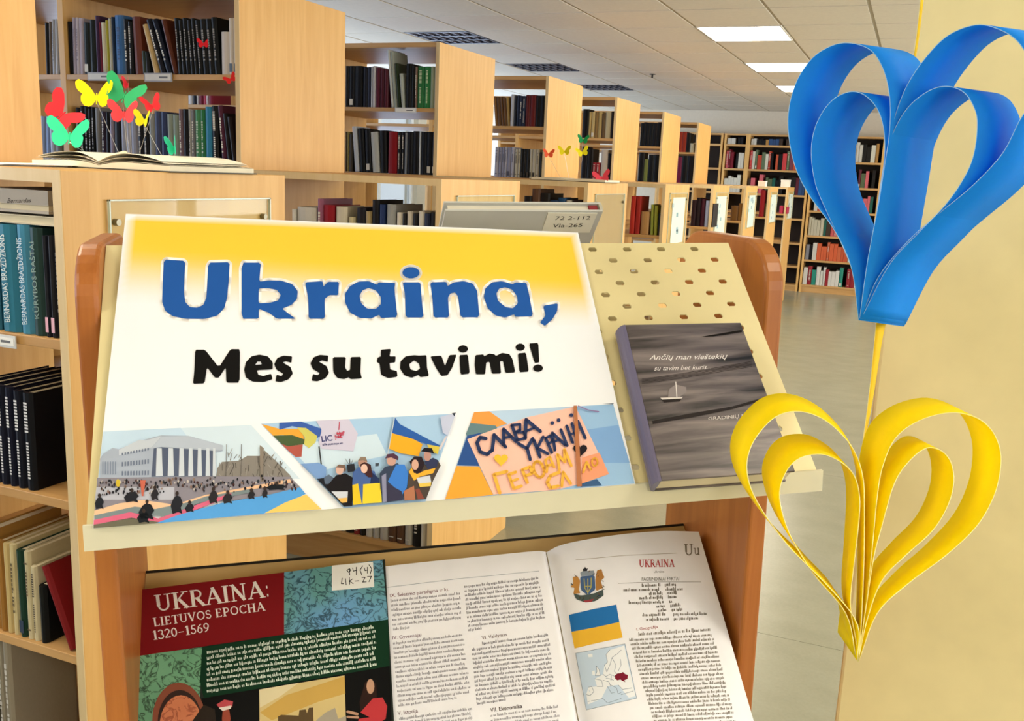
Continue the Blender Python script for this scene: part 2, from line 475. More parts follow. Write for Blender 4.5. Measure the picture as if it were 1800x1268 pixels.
# unlit louvre fixtures
for k, (i, j) in enumerate(sorted(GRILLE_CELLS)):
    xa, ya = GX+i*TX, GY+j*TY
    t = thing('ceiling_grille', (xa+TX/2, ya+TY/2, Z_CEIL), ['dark unlit louvre ceiling fixture nearest, above the second tall bookcase',
              'dark unlit louvre ceiling fixture above the third tall bookcase', 'farthest dark unlit louvre fixture, above the fourth tall bookcase'][k], 'ceiling fixture', 'unlit louvre fixtures')
    box('housing', (xa+.01, ya+.01, Z_CEIL+.022), (xa+TX-.01, ya+TY-.01, Z_CEIL+.03), mat('#0c0c14', .9), t)
    for q in range(8):
        x = xa+.03+q*(TX-.06)/7
        box('louvre', (x-.004, ya+.02, Z_CEIL+.002), (x+.004, ya+TY-.02, Z_CEIL+.022), mat('#6a6a7a', .4), t)
    for q in range(4):
        y = ya+.03+q*(TY-.06)/3
        box('louvre', (xa+.02, y-.012, Z_CEIL), (xa+TX-.02, y+.012, Z_CEIL+.012), mat('#3a3a48', .4), t)
sp = thing('ceiling_sprinkler', onZ((1147, 130), Z_CEIL), 'small dark sprinkler head on the ceiling above the fourth bookcase', 'sprinkler')
x, y = sp.location[:2]
mk('rosette', [(x+.03*math.cos(a), y+.03*math.sin(a), Z_CEIL-.008*s) for s in (0, 1) for a in [k*math.pi/4 for k in range(8)]],
   [tuple(range(8, 16))]+[(k, (k+1) % 8, 8+(k+1) % 8, 8+k) for k in range(8)], mat('#55504a', .4), sp)
box('nozzle', (x-.008, y-.008, Z_CEIL-.04), (x+.008, y+.008, Z_CEIL-.008), mat('#3a3632', .4), sp)
# walls
def long_wall(name, xo, xi, first):
    w = MB()
    w.add(*box_vf((min(xo, xi), Y_BACK, 0), (max(xo, xi), Y_FAR, W_Z0)), M_WALL)
    w.add(*box_vf((min(xo, xi), Y_BACK, W_Z1), (max(xo, xi), Y_FAR, Z_CEIL+.1)), M_WALL)
    cuts = [Y_BACK]
    for wy in WIN_Y: cuts += [wy, wy+WIN_W]
    cuts.append(Y_FAR)
    for a in range(0, len(cuts), 2):
        if cuts[a+1] > cuts[a]: w.add(*box_vf((min(xo, xi), cuts[a], W_Z0), (max(xo, xi), cuts[a+1], W_Z1)), M_WALL)
    o = w.build(name); o['kind'] = 'structure'
    for q, wy in enumerate(WIN_Y):
        xm = (xo+xi)/2
        pane = box('window_%d' % (first+q), (xm-.004, wy+.05, W_Z0+.05), (xm+.004, wy+WIN_W-.05, W_Z1-.05), M_GLASS)
        pane['kind'] = 'structure'
        for a, b in (((wy, W_Z0), (wy+.05, W_Z1)), ((wy+WIN_W-.05, W_Z0), (wy+WIN_W, W_Z1)), ((wy+WIN_W/2-.03, W_Z0+.05), (wy+WIN_W/2+.03, W_Z1-.05)),
                     ((wy+.05, W_Z0), (wy+WIN_W-.05, W_Z0+.05)), ((wy+.05, W_Z1-.05), (wy+WIN_W-.05, W_Z1))):
            box('window_frame', (xm-.03, a[0], a[1]), (xm+.03, b[0], b[1]), mat('#f2f2f0', .4), pane)
M_GLASS = clear_sheet('window_glass', (.95, .98, 1, 1), .6)
long_wall('wall_left', X_LEFT-.2, X_LEFT, 1)
long_wall('wall_right', X_RIGHT+.2, X_RIGHT, 1+len(WIN_Y))
for nm, a, b in (('wall_far', Y_FAR, Y_FAR+.2), ('wall_back', Y_BACK-.2, Y_BACK)):
    o = box(nm, (X_LEFT-.2, a, 0), (X_RIGHT+.2, b, Z_CEIL+.1), M_WALL); o['kind'] = 'structure'
PIL_Y = 1.15
px_ = -.0168*PIL_Y
pil = box('wall_pillar', (px_, PIL_Y, 0), (px_+.46, PIL_Y+.42, Z_CEIL), M_PILLAR, bev=.004); pil['kind'] = 'structure'
pil['label'] = 'pale yellow painted pillar behind the hanging paper hearts'

# ================================================================== BOOKCASES
SC = 1.5/1.4
XT, XP, Y0, DY, DEP, H1, HT = [SC*a for a in (-2.1427, -1.3716, 1.2349, 1.4515, .6428, 1.3721, 1.9887)]
LOW_Z = [1.145, .817, .478, .14]
MID_Z = 1.807
UNIT = .845
TH = .02
M_HOLDER = clear_sheet('acrylic_sheet', (.95, .98, .97, 1), .05)
M_HOLDER2 = clear_sheet('acrylic_sheet_glossy', (.95, .98, .97, 1), .5)
M_HOLDER_EDGE = mat('#c8d6cc', .2, .6)
rown = ['first', 'second', 'third', 'fourth', 'fifth', 'sixth', 'seventh', 'eighth']
lowlab = ['low maple bookcase nearest at left, beside the display stand', 'low maple bookcase end just behind the grey book on the stand',
          'low maple bookcase with window reflections on its acrylic holder', 'low maple bookcase fourth along the aisle, with white paper in holder',
          'low maple bookcase fifth along the aisle', 'low maple bookcase sixth along the aisle', 'low maple bookcase seventh along the aisle',
          'last and farthest low maple bookcase of the aisle row']
tallab = ['tall maple bookcase end panel cut off at the upper left corner', 'tall maple bookcase full of dark books behind the butterflies',
          'second tall maple bookcase whose shelf holds green books', 'third tall maple bookcase with grey volumes, behind small butterflies',
          'fourth tall maple bookcase along the aisle', 'fifth tall maple bookcase along the aisle', 'sixth and farthest tall maple bookcase before the far wall']
def shelf_px_x(px, Yf, z):
    """X of the point on plane Y=Yf at height z seen at column px"""
    lo, hi = -9., 6.
    for _ in range(50):
        m_ = (lo+hi)/2
        if proj((m_, Yf, z))[0] < px: lo = m_
        else: hi = m_
    return (lo+hi)/2
gl_a, gl_b = onX((186, 350), XP)[1]-Y0, onX((471, 352), XP)[1]-Y0
for k in range(8):
    y0, y1 = Y0+k*DY, Y0+k*DY+DEP
    t = thing('low_bookcase', ((XT+XP)/2, (y0+y1)/2, 0), lowlab[k], 'bookcase', 'low bookcases along the aisle')
    box('end_panel', (XP-TH, y0, 0), (XP, y1, H1), W_MAPLE, t, .0015)
    box('edge_strip', (XP-TH, y0-.002, 0), (XP, y0, H1), W_MAPLE_EDGE, t)
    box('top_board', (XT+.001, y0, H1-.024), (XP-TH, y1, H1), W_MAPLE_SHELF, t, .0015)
    box('edge_strip', (XT+.001, y0-.002, H1-.024), (XP-TH, y0, H1), W_MAPLE_EDGE, t)
    for z in LOW_Z:
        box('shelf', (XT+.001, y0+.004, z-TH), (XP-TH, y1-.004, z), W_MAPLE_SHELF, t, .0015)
    for yy in (y0+.02, y1-.04):
        box('plinth', (XT+.001, yy, .0), (XP-TH, yy+.02, LOW_Z[-1]-TH), W_MAPLE_SHELF, t)
    # acrylic notice holder screwed to the end panel
    a, b = y0+gl_a, y0+gl_b
    z1 = 1.415; z0 = 1.07
    hd = box('notice_holder', (XP+.004, a, z0), (XP+.008, b, z1), M_HOLDER2 if k == 2 else M_HOLDER, t)
    for e in ((a, z1-.003, b, z1), (a, z0, a+.003, z1), (b-.003, z0, b, z1)):
        box('holder_edge', (XP+.003, e[0], e[1]), (XP+.009, e[2], e[3]), M_HOLDER_EDGE, hd)
    for yy in (a+.02, b-.025):
        mk('screw', [(XP+.012, yy+.007*math.cos(q), z1-.045+.007*math.sin(q)) for q in [i*math.pi/4 for i in range(8)]]+[(XP, yy+.007*math.cos(q), z1-.045+.007*math.sin(q)) for q in [i*math.pi/4 for i in range(8)]],
           [tuple(range(8))]+[(i, (i+1) % 8, 8+(i+1) % 8, 8+i) for i in range(8)], mat('#8e8a78', .3, .5, .8), hd)
    if k >= 3:
        rr = random.Random(k)
        box('notice_sheet', (XP+.001, a+.06+.05*(k % 2), z0+.01), (XP+.003, b-.04, z1-.03), mat(['#f2f2ea', '#ecefe8', '#e8eeee', '#eef0ee', '#f0f2ee'][k-3], .5), hd)
        for q in range(rr.randint(3, 6)):
            yy = a+.09+rr.random()*(b-a-.22); zz = z0+.04+rr.random()*.25
            box('notice_print', (XP+.003, yy, zz), (XP+.0034, yy+.05, zz+.03), mat(rr.choice(['#9fb8c4', '#b4c8cc', '#c2ccd4', '#a8c0d8', '#8fa8b8'])), hd)
for k in range(7):
    y0, y1 = Y0+k*DY, Y0+k*DY+DEP
    nu = 3 if k == 1 else 2
    t = thing('tall_bookcase', (XT-nu*UNIT/2, (y0+y1)/2, 0), tallab[k], 'bookcase', 'tall bookcases in rows')
    box('end_panel', (XT-TH, y0, 0), (XT, y1, HT), W_MAPLE, t, .0015)
    box('edge_strip', (XT-TH, y0-.002, 0), (XT, y0, HT), W_MAPLE_EDGE, t)
    for q in range(1, nu+1):
        xr = XT-q*UNIT
        box('side_panel', (xr-.03, y0, 0), (xr, y1, HT), W_MAPLE, t, .0015)
        xl = xr; xr2 = XT-(q-1)*UNIT-(TH if q == 1 else .03)
        for z, th in [(HT, .024), (MID_Z, TH), (H1, .026)]+[(zz, TH) for zz in LOW_Z]:
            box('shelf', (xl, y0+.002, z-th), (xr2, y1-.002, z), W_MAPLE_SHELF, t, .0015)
        box('plinth', (xl, y0+.02, 0), (xr2, y0+.04, LOW_Z[-1]-TH), W_MAPLE_SHELF, t)
# far wall bookcases
FY = 14.1
far_units = [(-3.62, -2.67, [2.04, 1.70, 1.36, 1.03, .69, .36, .09]), (-2.65, -2.31, [2.04, 1.70, 1.36, 1.03, .69, .36, .09]), (-2.31, -1.43, [2.04, 1.70, 1.36, 1.03, .69, .36, .09]),
             (-1.41, -.47, [1.845, 1.50, 1.157, .81, .465, .11]), (-.45, .49, [1.845, 1.50, 1.157, .81, .465, .11])]
farlab = ['far wall bookcase behind the last tall bookcases', 'narrow far wall bookcase right beside the last tall bookcase', 'far wall bookcase left of the blue heart, above the low row',
          'far wall bookcase seen between the blue heart and the low row', 'far wall bookcase seen through the loop of the blue heart']
for q, (xa, xb, zs) in enumerate(far_units):
    t = thing('wall_bookcase', ((xa+xb)/2, FY+.15, 0), farlab[q], 'bookcase', 'bookcases on the far wall')
    for x in (xa, xb-.03):
        box('side_panel', (x, FY, 0), (x+.03, FY+.3, 2.19), W_MAPLE, t)
    box('back_panel', (xa+.03, FY+.29, 0), (xb-.03, FY+.3, 2.17), mat('#2c221a', .8), t)  # shade inside the case is put into the near-black backing colour
    box('top_board', (xa+.03, FY, 2.165), (xb-.03, FY+.29, 2.19), W_MAPLE_SHELF, t)
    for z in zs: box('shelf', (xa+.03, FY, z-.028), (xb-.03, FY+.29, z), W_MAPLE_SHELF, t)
    box('plinth', (xa+.03, FY+.01, 0), (xb-.03, FY+.03, zs[-1]-.028), W_MAPLE_SHELF, t)
# ================================================================== DISPLAY STAND
S_YAW, S_TILT, S_LEAN = .66571, .77718, .0255
SO = np.array([-.52008, .48334, 1.23647])            # left end of the upper ledge
SU = np.array([math.cos(S_YAW)*math.cos(S_LEAN), math.sin(S_YAW)*math.cos(S_LEAN), math.sin(S_LEAN)])
SN = np.array([-math.sin(S_YAW), math.cos(S_YAW), 0.])
SZ = np.cross(SU, SN)
def SP(s, n, z): return SO+SU*s+SN*n+SZ*z
def tilt_frame(o, deg):
    t = math.radians(deg)
    v = SN*math.cos(t)+SZ*math.sin(t)
    w = np.cross(SU, v)
    if w[2] < 0: w = -w
    return o, v, w
UP_O, UP_V, UP_W = tilt_frame(SO, math.degrees(S_TILT))
S0, S1, HP = -.00575, .5935, .2665
def up_px(x, y, w=0.):      # photo pixel -> point on the upper tilted plate, lifted w off it
    return on_plane((x, y), UP_O+UP_W*w, UP_W)
zf = -SO[2]/SZ[2]           # stand height where it meets the floor, in its own frame
st = thing('display_stand', SP(.3, .24, zf+.0), 'double-sided beech display stand with cream perforated tilted trays', 'display stand')
# side panels: profile in (n, z), rounded upper corners, extruded along u
def side_panel(s_a, s_b, nf=.135, nb=.345):
    r_ = .05; zt = .19
    prof = [(nf, zf), (nf, zt-r_)]+[(nf+r_-r_*math.cos(a), zt-r_+r_*math.sin(a)) for a in [math.pi/2*i/8 for i in range(1, 9)]]
    prof += [(nb-r_+r_*math.sin(a), zt-r_+r_*math.cos(a)) for a in [math.pi/2*i/8 for i in range(0, 9)]]+[(nb, zf)]
    n_ = len(prof)
    V = [SP(s_a, *p) for p in prof]+[SP(s_b, *p) for p in prof]
    Fc = [tuple(range(n_))[::-1], tuple(range(n_, 2*n_))]+[(i, (i+1) % n_, n_+(i+1) % n_, n_+i) for i in range(n_)]
    o = mk('side_panel', V, Fc, W_BEECH, st)
    md = o.modifiers.new('edge', 'BEVEL'); md.width = .004; md.segments = 3; md.limit_method = 'ANGLE'; md.angle_limit = .9
    return o
side_panel(-.0255, -.0065); side_panel(.6245, .6465, .162, .372)
def perforated(name, s0, s1, v0, v1, P, thick=.0012):
    """sheet with real slots in a staggered grid; P(s, v) -> point"""
    cs, cv = .03672/2, .0142
    sa, va = .4425, .2585
    V = []; Fc = []; idx = {}
    def vid(s, v):
        k = (round(s, 6), round(v, 6))
        if k not in idx: idx[k] = len(V); V.append(P(s, v))
        return idx[k]
    i0, i1 = math.ceil((s0-sa)/cs+.5), math.floor((s1-sa)/cs-.5)
    j0, j1 = math.ceil((v0-va)/cv+.5), math.floor((v1-va)/cv-.5)
    for i in range(i0, i1+1):
        for j in range(j0, j1+1):
            a, b = sa+(i-.5)*cs, sa+(i+.5)*cs; c, d = va+(j-.5)*cv, va+(j+.5)*cv
            q = [vid(a, c), vid(b, c), vid(b, d), vid(a, d)]
            if (i+j) % 2:
                Fc.append(q); continue
            m1, m2 = (a+b)/2, (c+d)/2
            h = [vid(m1+.0042*x+.0000, m2+.0028*y) for x, y in ((-.7, -1), (.7, -1), (1.05, -.3), (1.05, .3), (.7, 1), (-.7, 1), (-1.05, .3), (-1.05, -.3))]
            Fc += [(q[0], q[1], h[1], h[0]), (q[1], h[2], h[1]), (q[1], q[2], h[3], h[2]), (q[2], h[4], h[3]), (q[2], q[3], h[5], h[4]), (q[3], h[6], h[5]), (q[3], q[0], h[7], h[6]), (q[0], h[0], h[7])]
    A, B, Cc, D = sa+(i0-.5)*cs, sa+(i1+.5)*cs, va+(j0-.5)*cv, va+(j1+.5)*cv
    for a, b, c, d in ((s0, A, v0, v1), (B, s1, v0, v1), (A, B, v0, Cc), (A, B, D, v1)):
        if b-a > 1e-5 and d-c > 1e-5: Fc.append((vid(a, c), vid(b, c), vid(b, d), vid(a, d)))
    o = mk(name, V, Fc, M_CREAM_METAL, st)
    md = o.modifiers.new('gauge', 'SOLIDIFY'); md.thickness = thick; md.offset = -1
    return o
def sbox(name, s0, s1, pts, m, parent=st):
    """prism along the stand from a closed (n, z) outline"""
    k = len(pts)
    V = [SP(s0, *p) for p in pts]+[SP(s1, *p) for p in pts]
    return mk(name, V, [tuple(range(k))[::-1], tuple(range(k, 2*k))]+[(i, (i+1) % k, k+(i+1) % k, k+i) for i in range(k)], m, parent)
perforated('upper_tray', S0, S1, -.004, HP, lambda s, v: UP_O+SU*s+UP_V*v)
sbox('tray_ledge', S0-.002, S1+.004, [(-.004, -.017), (-.001, -.018), (.004, -.004), (.0, .002), (-.003, .002)], M_LIP)
ct, st_ = math.cos(S_TILT), math.sin(S_TILT)
sbox('tray_fold', S0, S1, [(HP*ct, HP*st_), (HP*ct+.002, HP*st_-.0005), (HP*ct+.012, HP*st_-.012), (HP*ct+.01, HP*st_-.013)], M_CREAM_METAL)
# rear tray, the mirror image on the far side of the stand
RT = .300
perforated('rear_tray', S0, S1, -.004, .236, lambda s, v: SP(s, 2*.245-v*ct, v*st_))
sbox('tray_ledge', S0, S1, [(.49, 0), (.503, -.016), (.506, -.014), (.495, .006)], M_LIP)
# lower tray
LO_DEG = 46.
LO_O, LO_V, LO_W = tilt_frame(SP(0, .315, -.175), LO_DEG)
def lo_px(x, y, w=0.): return on_plane((x, y), LO_O+LO_W*w, LO_W)
LOL = .315
mk('lower_tray', [LO_O+SU*s+LO_V*v+LO_W*w for s in (-.006, .624) for v in (-LOL, 0) for w in (-.0015, 0)],
   [(0, 1, 3, 2), (4, 6, 7, 5), (0, 4, 5, 1), (2, 3, 7, 6), (0, 2, 6, 4), (1, 5, 7, 3)], mat('#c9ac74', .45), st)  # cream tray coloured tan: the shade on it is put into the colour
mk('tray_edge', [LO_O+SU*s+LO_V*v+LO_W*w for s in (-.006, .624) for v in (0, .003) for w in (-.012, .0005)],
   [(0, 1, 3, 2), (4, 6, 7, 5), (0, 4, 5, 1), (2, 3, 7, 6), (0, 2, 6, 4), (1, 5, 7, 3)], mat('#17140f', .5), st)
mk('tray_ledge', [LO_O+SU*s+LO_V*v+LO_W*w for s in (-.012, .63) for v in (-LOL-.003, -LOL) for w in (-.002, .036)],
   [(0, 1, 3, 2), (4, 6, 7, 5), (0, 4, 5, 1), (2, 3, 7, 6), (0, 2, 6, 4), (1, 5, 7, 3)], M_LIP, st)
sbox('base_board', -.0065, .6245, [(.17, zf+.06), (.34, zf+.06), (.34, zf+.085), (.17, zf+.085)], W_BEECH)

# ------------------------------------------------------------------ poster
PW = .0035
pcorn = [(163, 929), (1117, 851), (1016, 409), (221, 376)]       # BL BR TR TL in the photo
def bil(c, a, b):
    c = [np.array(q, float) for q in c]
    return (c[0]*(1-a)+c[1]*a)*(1-b)+(c[3]*(1-a)+c[2]*a)*b
# the sheet bellies away from the tray a little along its middle
P3 = [up_px(*q, PW) for q in pcorn]
def poster_pt(a, b, lift=0.):
    P = (P3[0]*(1-a)+P3[1]*a)*(1-b)+(P3[3]*(1-a)+P3[2]*a)*b
    return P+UP_W*lift
po = thing('poster', (P3[0]+P3[1])/2, 'white and yellow printed poster with blue title and three photos', 'poster')
NA, NB = 44, 36
pv = [poster_pt(i/NA, j/NB) for j in range(NB+1) for i in range(NA+1)]
pf = [(j*(NA+1)+i, j*(NA+1)+i+1, (j+1)*(NA+1)+i+1, (j+1)*(NA+1)+i) for j in range(NB) for i in range(NA)]
def poster_mat():
    m = bpy.data.materials.new('poster_paper'); m.use_nodes = True
    nt = m.node_tree; b = nt.nodes['Principled BSDF']
    b.inputs['Roughness'].default_value = .42; b.inputs['Specular IOR Level'].default_value = .4
    at = nt.nodes.new('ShaderNodeAttribute'); at.attribute_name = 'print'
    nt.links.new(at.outputs['Color'], b.inputs['Base Color'])
    return m
sheet = mk('paper_sheet', pv, pf, poster_mat(), po)
ca = sheet.data.color_attributes.new('print', 'FLOAT_COLOR', 'POINT')
Yc, Wc = np.array(lin('#f8cc3c')), np.array(lin('#eef2fb'))
for j in range(NB+1):
    for i in range(NA+1):
        a, b = i/NA, j/NB
        x = (b-(.66-.10*a))/(.22)
        x = min(1, max(0, x)); x = x*x*(3-2*x)
        edge = a < .012 or a > .985 or b > .982
        ca.data[j*(NA+1)+i].color = tuple(Wc if edge else Wc*(1-x)+Yc*x)
md = sheet.modifiers.new('paper', 'SOLIDIFY'); md.thickness = .0004; md.offset = -1
def sf_poster(x, y, h): return up_px(x, y, PW)+UP_W*(h+.0002)
T4 = lambda L: [(260+x/2.3077, 430+y/2.3077) for x, y in L]
title = [
 ([(65, 62), (152, 68), (148, 150), (147, 200), (152, 235), (170, 255), (200, 258), (225, 247), (238, 215), (245, 75), (332, 73), (328, 150), (322, 215), (310, 260), (282, 290), (232, 304), (150, 303), (100, 292), (70, 270), (58, 235), (60, 170)], []),
 ([(380, 75), (458, 75), (452, 152), (490, 147), (540, 148), (585, 162), (608, 190), (605, 222), (582, 247), (545, 262), (572, 283), (600, 303), (523, 303), (490, 278), (450, 263), (450, 303), (380, 303)], [[(450, 180), (490, 179), (523, 186), (539, 206), (529, 228), (495, 238), (449, 240)]]),
 ([(637, 155), (708, 150), (712, 172), (730, 153), (775, 153), (772, 207), (737, 207), (717, 222), (718, 303), (652, 303), (650, 220)], []),
 ([(935, 155), (1003, 157), (1000, 180), (1012, 297), (945, 300), (938, 287), (905, 302), (860, 300), (820, 278), (800, 238), (800, 200), (820, 170), (855, 152), (895, 150), (930, 165)], [[(895, 178), (925, 188), (945, 215), (945, 243), (925, 262), (890, 262), (865, 240), (858, 210), (870, 188)]]),
 (ell(1067, 116, 35, 23), []), ([(1033, 155), (1105, 155), (1110, 220), (1118, 298), (1045, 298), (1042, 200)], []),
 ([(1145, 155), (1210, 153), (1215, 170), (1240, 155), (1280, 150), (1318, 160), (1335, 190), (1345, 297), (1268, 297), (1258, 212), (1245, 196), (1227, 200), (1217, 217), (1222, 298), (1158, 298), (1154, 220)], []),
 ([(1490, 155), (1535, 157), (1545, 200), (1562, 293), (1490, 295), (1485, 285), (1450, 298), (1410, 290), (1378, 260), (1362, 215), (1368, 180), (1395, 155), (1435, 150), (1480, 163)], [[(1450, 175), (1478, 185), (1497, 212), (1500, 240), (1480, 260), (1450, 255), (1420, 230), (1413, 200), (1425, 180)]]),
 ([(1603, 250), (1662, 240), (1660, 272), (1640, 305), (1610, 332), (1590, 318), (1612, 290)], [])]
pr = Print(sf_poster)
for ou, ho in title: pr.stroke(T4(chaikin(ou)), 9.5, '#ffffff', True, 0)
for ou, ho in title:
    for h in ho: pr.stroke(T4(chaikin(h)), 9.5, '#ffffff', True, 0)
for ou, ho in title: pr.poly(T4(chaikin(ou)), '#2159ac', [T4(chaikin(h)) for h in ho], 2)
pr.build('title_lettering', po)
s_l = [(585, 455), (582, 482), (560, 475), (547, 480), (578, 498), (588, 525), (572, 548), (540, 560), (517, 557), (522, 530), (542, 535), (550, 526), (522, 510), (512, 487), (525, 462), (550, 452)]
sub = [
 ([(192, 428), (232, 428), (288, 500), (335, 426), (374, 426), (372, 562), (318, 562), (316, 500), (288, 542), (272, 542), (240, 500), (230, 565), (183, 567), (188, 520)], []),
 ([(390, 510), (398, 478), (420, 455), (452, 448), (487, 455), (507, 480), (506, 508), (442, 512), (448, 530), (468, 535), (500, 526), (506, 548), (470, 560), (425, 558), (398, 542)], [[(435, 490), (445, 476), (458, 477), (462, 488)]]),
 (s_l, []), ([(x+147, y-3) for x, y in s_l], []),
 ([(750, 458), (803, 458), (800, 500), (808, 514), (820, 510), (822, 458), (865, 457), (862, 520), (868, 545), (822, 548), (815, 540), (795, 548), (768, 543), (752, 520)], []),
 ([(945, 428), (985, 425), (980, 455), (1005, 455), (1003, 480), (980, 482), (983, 508), (1010, 515), (1012, 538), (975, 544), (945, 530), (940, 485), (928, 478), (932, 460), (945, 455)], []),
 ([(1100, 452), (1130, 450), (1132, 500), (1140, 535), (1105, 540), (1098, 530), (1070, 542), (1040, 532), (1022, 505), (1025, 475), (1045, 455), (1080, 450)], [[(1080, 472), (1100, 485), (1103, 505), (1088, 515), (1065, 508), (1060, 487)]]),
 ([(1145, 455), (1190, 452), (1205, 495), (1222, 450), (1252, 448), (1235, 500), (1215, 532), (1190, 535), (1170, 505)], []),
 (ell(1278, 425, 20, 15), []), ([(1263, 450), (1298, 448), (1305, 525), (1268, 530)], []),
 ([(1328, 450), (1360, 447), (1364, 455), (1385, 443), (1405, 447), (1412, 453), (1435, 441), (1465, 445), (1478, 465), (1490, 520), (1450, 523), (1440, 475), (1428, 475), (1432, 525), (1395, 526), (1385, 478), (1372, 480), (1368, 528), (1330, 528), (1325, 490)], []),
 (ell(1510, 418, 19, 15), []), ([(1500, 443), (1533, 440), (1545, 517), (1507, 520)], []),
 ([(1545, 403), (1583, 400), (1587, 480), (1568, 482)], []), (ell(1582, 503, 20, 15), [])]
pr = Print(sf_poster)
for ou, ho in sub: pr.poly(T4(chaikin(ou)), '#0e0d0e', [T4(chaikin(h)) for h in ho], 2)
pr.build('subtitle_lettering', po)
# --- left photo: columned building, crowd and long flags
rnd = random.Random(3)
K1 = lambda L: [(140+x/3.6, 680+y/3.6) for x, y in L]
pr = Print(sf_poster, .00006)
sky_b = [('#d6e8f8', 285, 345), ('#cfe4f8', 345, 430), ('#c9e0f6', 430, 585)]
pr.poly(K1([(150, 285), (1085, 243), (1395, 585), (118, 585)]), '#d3e6f7')
pr.poly(K1([(150, 285), (640, 262), (880, 585), (118, 585)]), '#c3dcf4')
pr.poly(K1([(870, 520), (900, 478), (1010, 470), (1060, 440), (1140, 440), (1170, 405), (1240, 470), (1330, 560), (1380, 640), (860, 600)]), '#8d8883')
for _ in range(60):
    x = rnd.uniform(880, 1290); y = rnd.uniform(440, 590) + max(0, (x-1140)*.6)*.4
    pr.stroke(K1([(x, y), (x+rnd.uniform(-25, 25), y-rnd.uniform(15, 50))]), 1.0, rnd.choice(['#4f4b4a', '#8f8b86', '#615c58', '#a09c98']), lift=12)
for x in (925, 1020): pr.stroke(K1([(x, 580), (x+5, 370)]), 1.1, '#6a6664', lift=13)
pr.poly(K1([(130, 460), (150, 430), (210, 392), (250, 400), (370, 350), (520, 312), (690, 316), (905, 375), (905, 410), (850, 420), (850, 575), (130, 582)]), '#a9b4c8', lift=14)
pr.poly(K1([(250, 405), (380, 340), (420, 345), (520, 318), (455, 390), (250, 440)]), '#c3ccda', lift=15)
pr.poly(K1([(450, 398), (520, 322), (690, 318), (905, 378), (905, 405), (520, 385)]), '#b7c2d4', lift=16)
pr.poly(K1([(470, 396), (520, 388), (860, 412), (850, 572), (455, 575)]), '#566079', lift=16)
for x, w in ((505, 44), (578, 40), (646, 36), (704, 32), (760, 30), (812, 28), (852, 20)):
    pr.poly(K1([(x-w*.36, 394), (x+w*.36, 396), (x+w*.5, 570), (x-w*.5, 572)]), '#ccd5e2', lift=18)
for r_ in range(3):
    for q in range(10):
        x = 268+q*18; ya = 425+r_*58-q*(3.4-r_*1.5); pr.poly(K1([(x, ya), (x+9, ya-2), (x+9, ya+(26 if r_ else 14)), (x, ya+(28 if r_ else 16))]), '#717c95', lift=18)
for q in range(6): pr.poly(K1([(145+q*16, 480), (152+q*16, 478), (152+q*16, 560), (145+q*16, 562)]), '#8490a8', lift=18)
pr.poly(K1([(1140, 375), (1166, 395), (1160, 610), (1145, 610)]), '#8b8178', lift=19)
pr.poly(K1([(112, 582), (860, 572), (1330, 575), (1395, 640), (1330, 690), (95, 800), (108, 640)]), '#8d8996', lift=14)
pr.poly(K1([(108, 640), (600, 640), (600, 720), (98, 720)]), '#b9bccc', lift=15)
pr.poly(K1([(95, 790), (250, 745), (400, 722), (600, 752), (800, 690), (1330, 590), (1340, 612), (900, 690), (700, 760), (480, 782), (350, 770), (95, 836)]), '#eec3a0', lift=20)
pr.poly(K1([(95, 820), (350, 765), (480, 780), (700, 735), (800, 700), (1100, 650), (1100, 672), (760, 740), (560, 830), (330, 805), (95, 850)]), '#7d8c92', lift=21)
pr.poly(K1([(92, 850), (320, 800), (500, 840), (820, 725), (960, 680), (960, 702), (800, 760), (520, 870), (330, 835), (90, 880)]), '#d8698a', lift=22)
pr.poly(K1([(90, 880), (330, 838), (520, 865), (480, 872), (90, 902)]), '#6d6a5a', lift=23)
pr.poly(K1([(480, 872), (620, 820), (900, 742), (1200, 690), (1395, 643), (1430, 685), (1180, 808), (850, 838)]), '#57a2e8', lift=24)
pr.poly(K1([(1170, 808), (1300, 740), (1432, 688), (1530, 782)]), '#f3cd6e', lift=25)
for _ in range(230):
    x = rnd.uniform(112, 1370); y = rnd.uniform(588, 640) if x > 560 else rnd.uniform(600, 690)
    if x > 700: y += rnd.uniform(-8, 36)
    if x > 1150: y = 585+(x-1150)*.2+rnd.uniform(-15, 35)
    s_ = rnd.uniform(5, 11)
    pr.poly(K1(ell(x, y, s_*.7, s_*1.2, 6)), rnd.choice(['#24242c', '#34323c', '#3a4048', '#5a4a48', '#c8c0bc', '#4a2e30', '#23262e', '#8d7468', '#1e2028']), lift=26)
for x, y, rx, ry in ((130, 738, 32, 45), (335, 700, 52, 40), (480, 685, 28, 42), (620, 745, 42, 68), (430, 790, 55, 60), (410, 830, 45, 40), (850, 700, 34, 48), (700, 770, 32, 32), (940, 710, 36, 38), (1090, 690, 26, 30), (1175, 680, 20, 32), (1250, 640, 70, 22)):
    cc = rnd.choice(['#1d2128', '#24262e', '#2b2a30'])
    pr.poly(K1([(x-rx*.7, y+ry), (x-rx, y+ry*.2), (x-rx*.55, y-ry*.5), (x-rx*.1, y-ry*.75), (x+rx*.45, y-ry*.6), (x+rx*.8, y), (x+rx*.5, y+ry*.4), (x+rx*.75, y+ry), (x+rx*.1, y+ry*.8)]), cc, lift=27)
    pr.poly(K1(ell(x-2, y-ry*.92, 11, 14, 8)), '#3a302e', lift=28)
pr.poly(K1([(385, 600), (420, 600), (405, 700), (395, 700)]), '#c86a58', lift=28)
pr.poly(K1(ell(245, 618, 14, 26, 8)), '#d2b83c', lift=28)
pr.build('printed_photo', po)
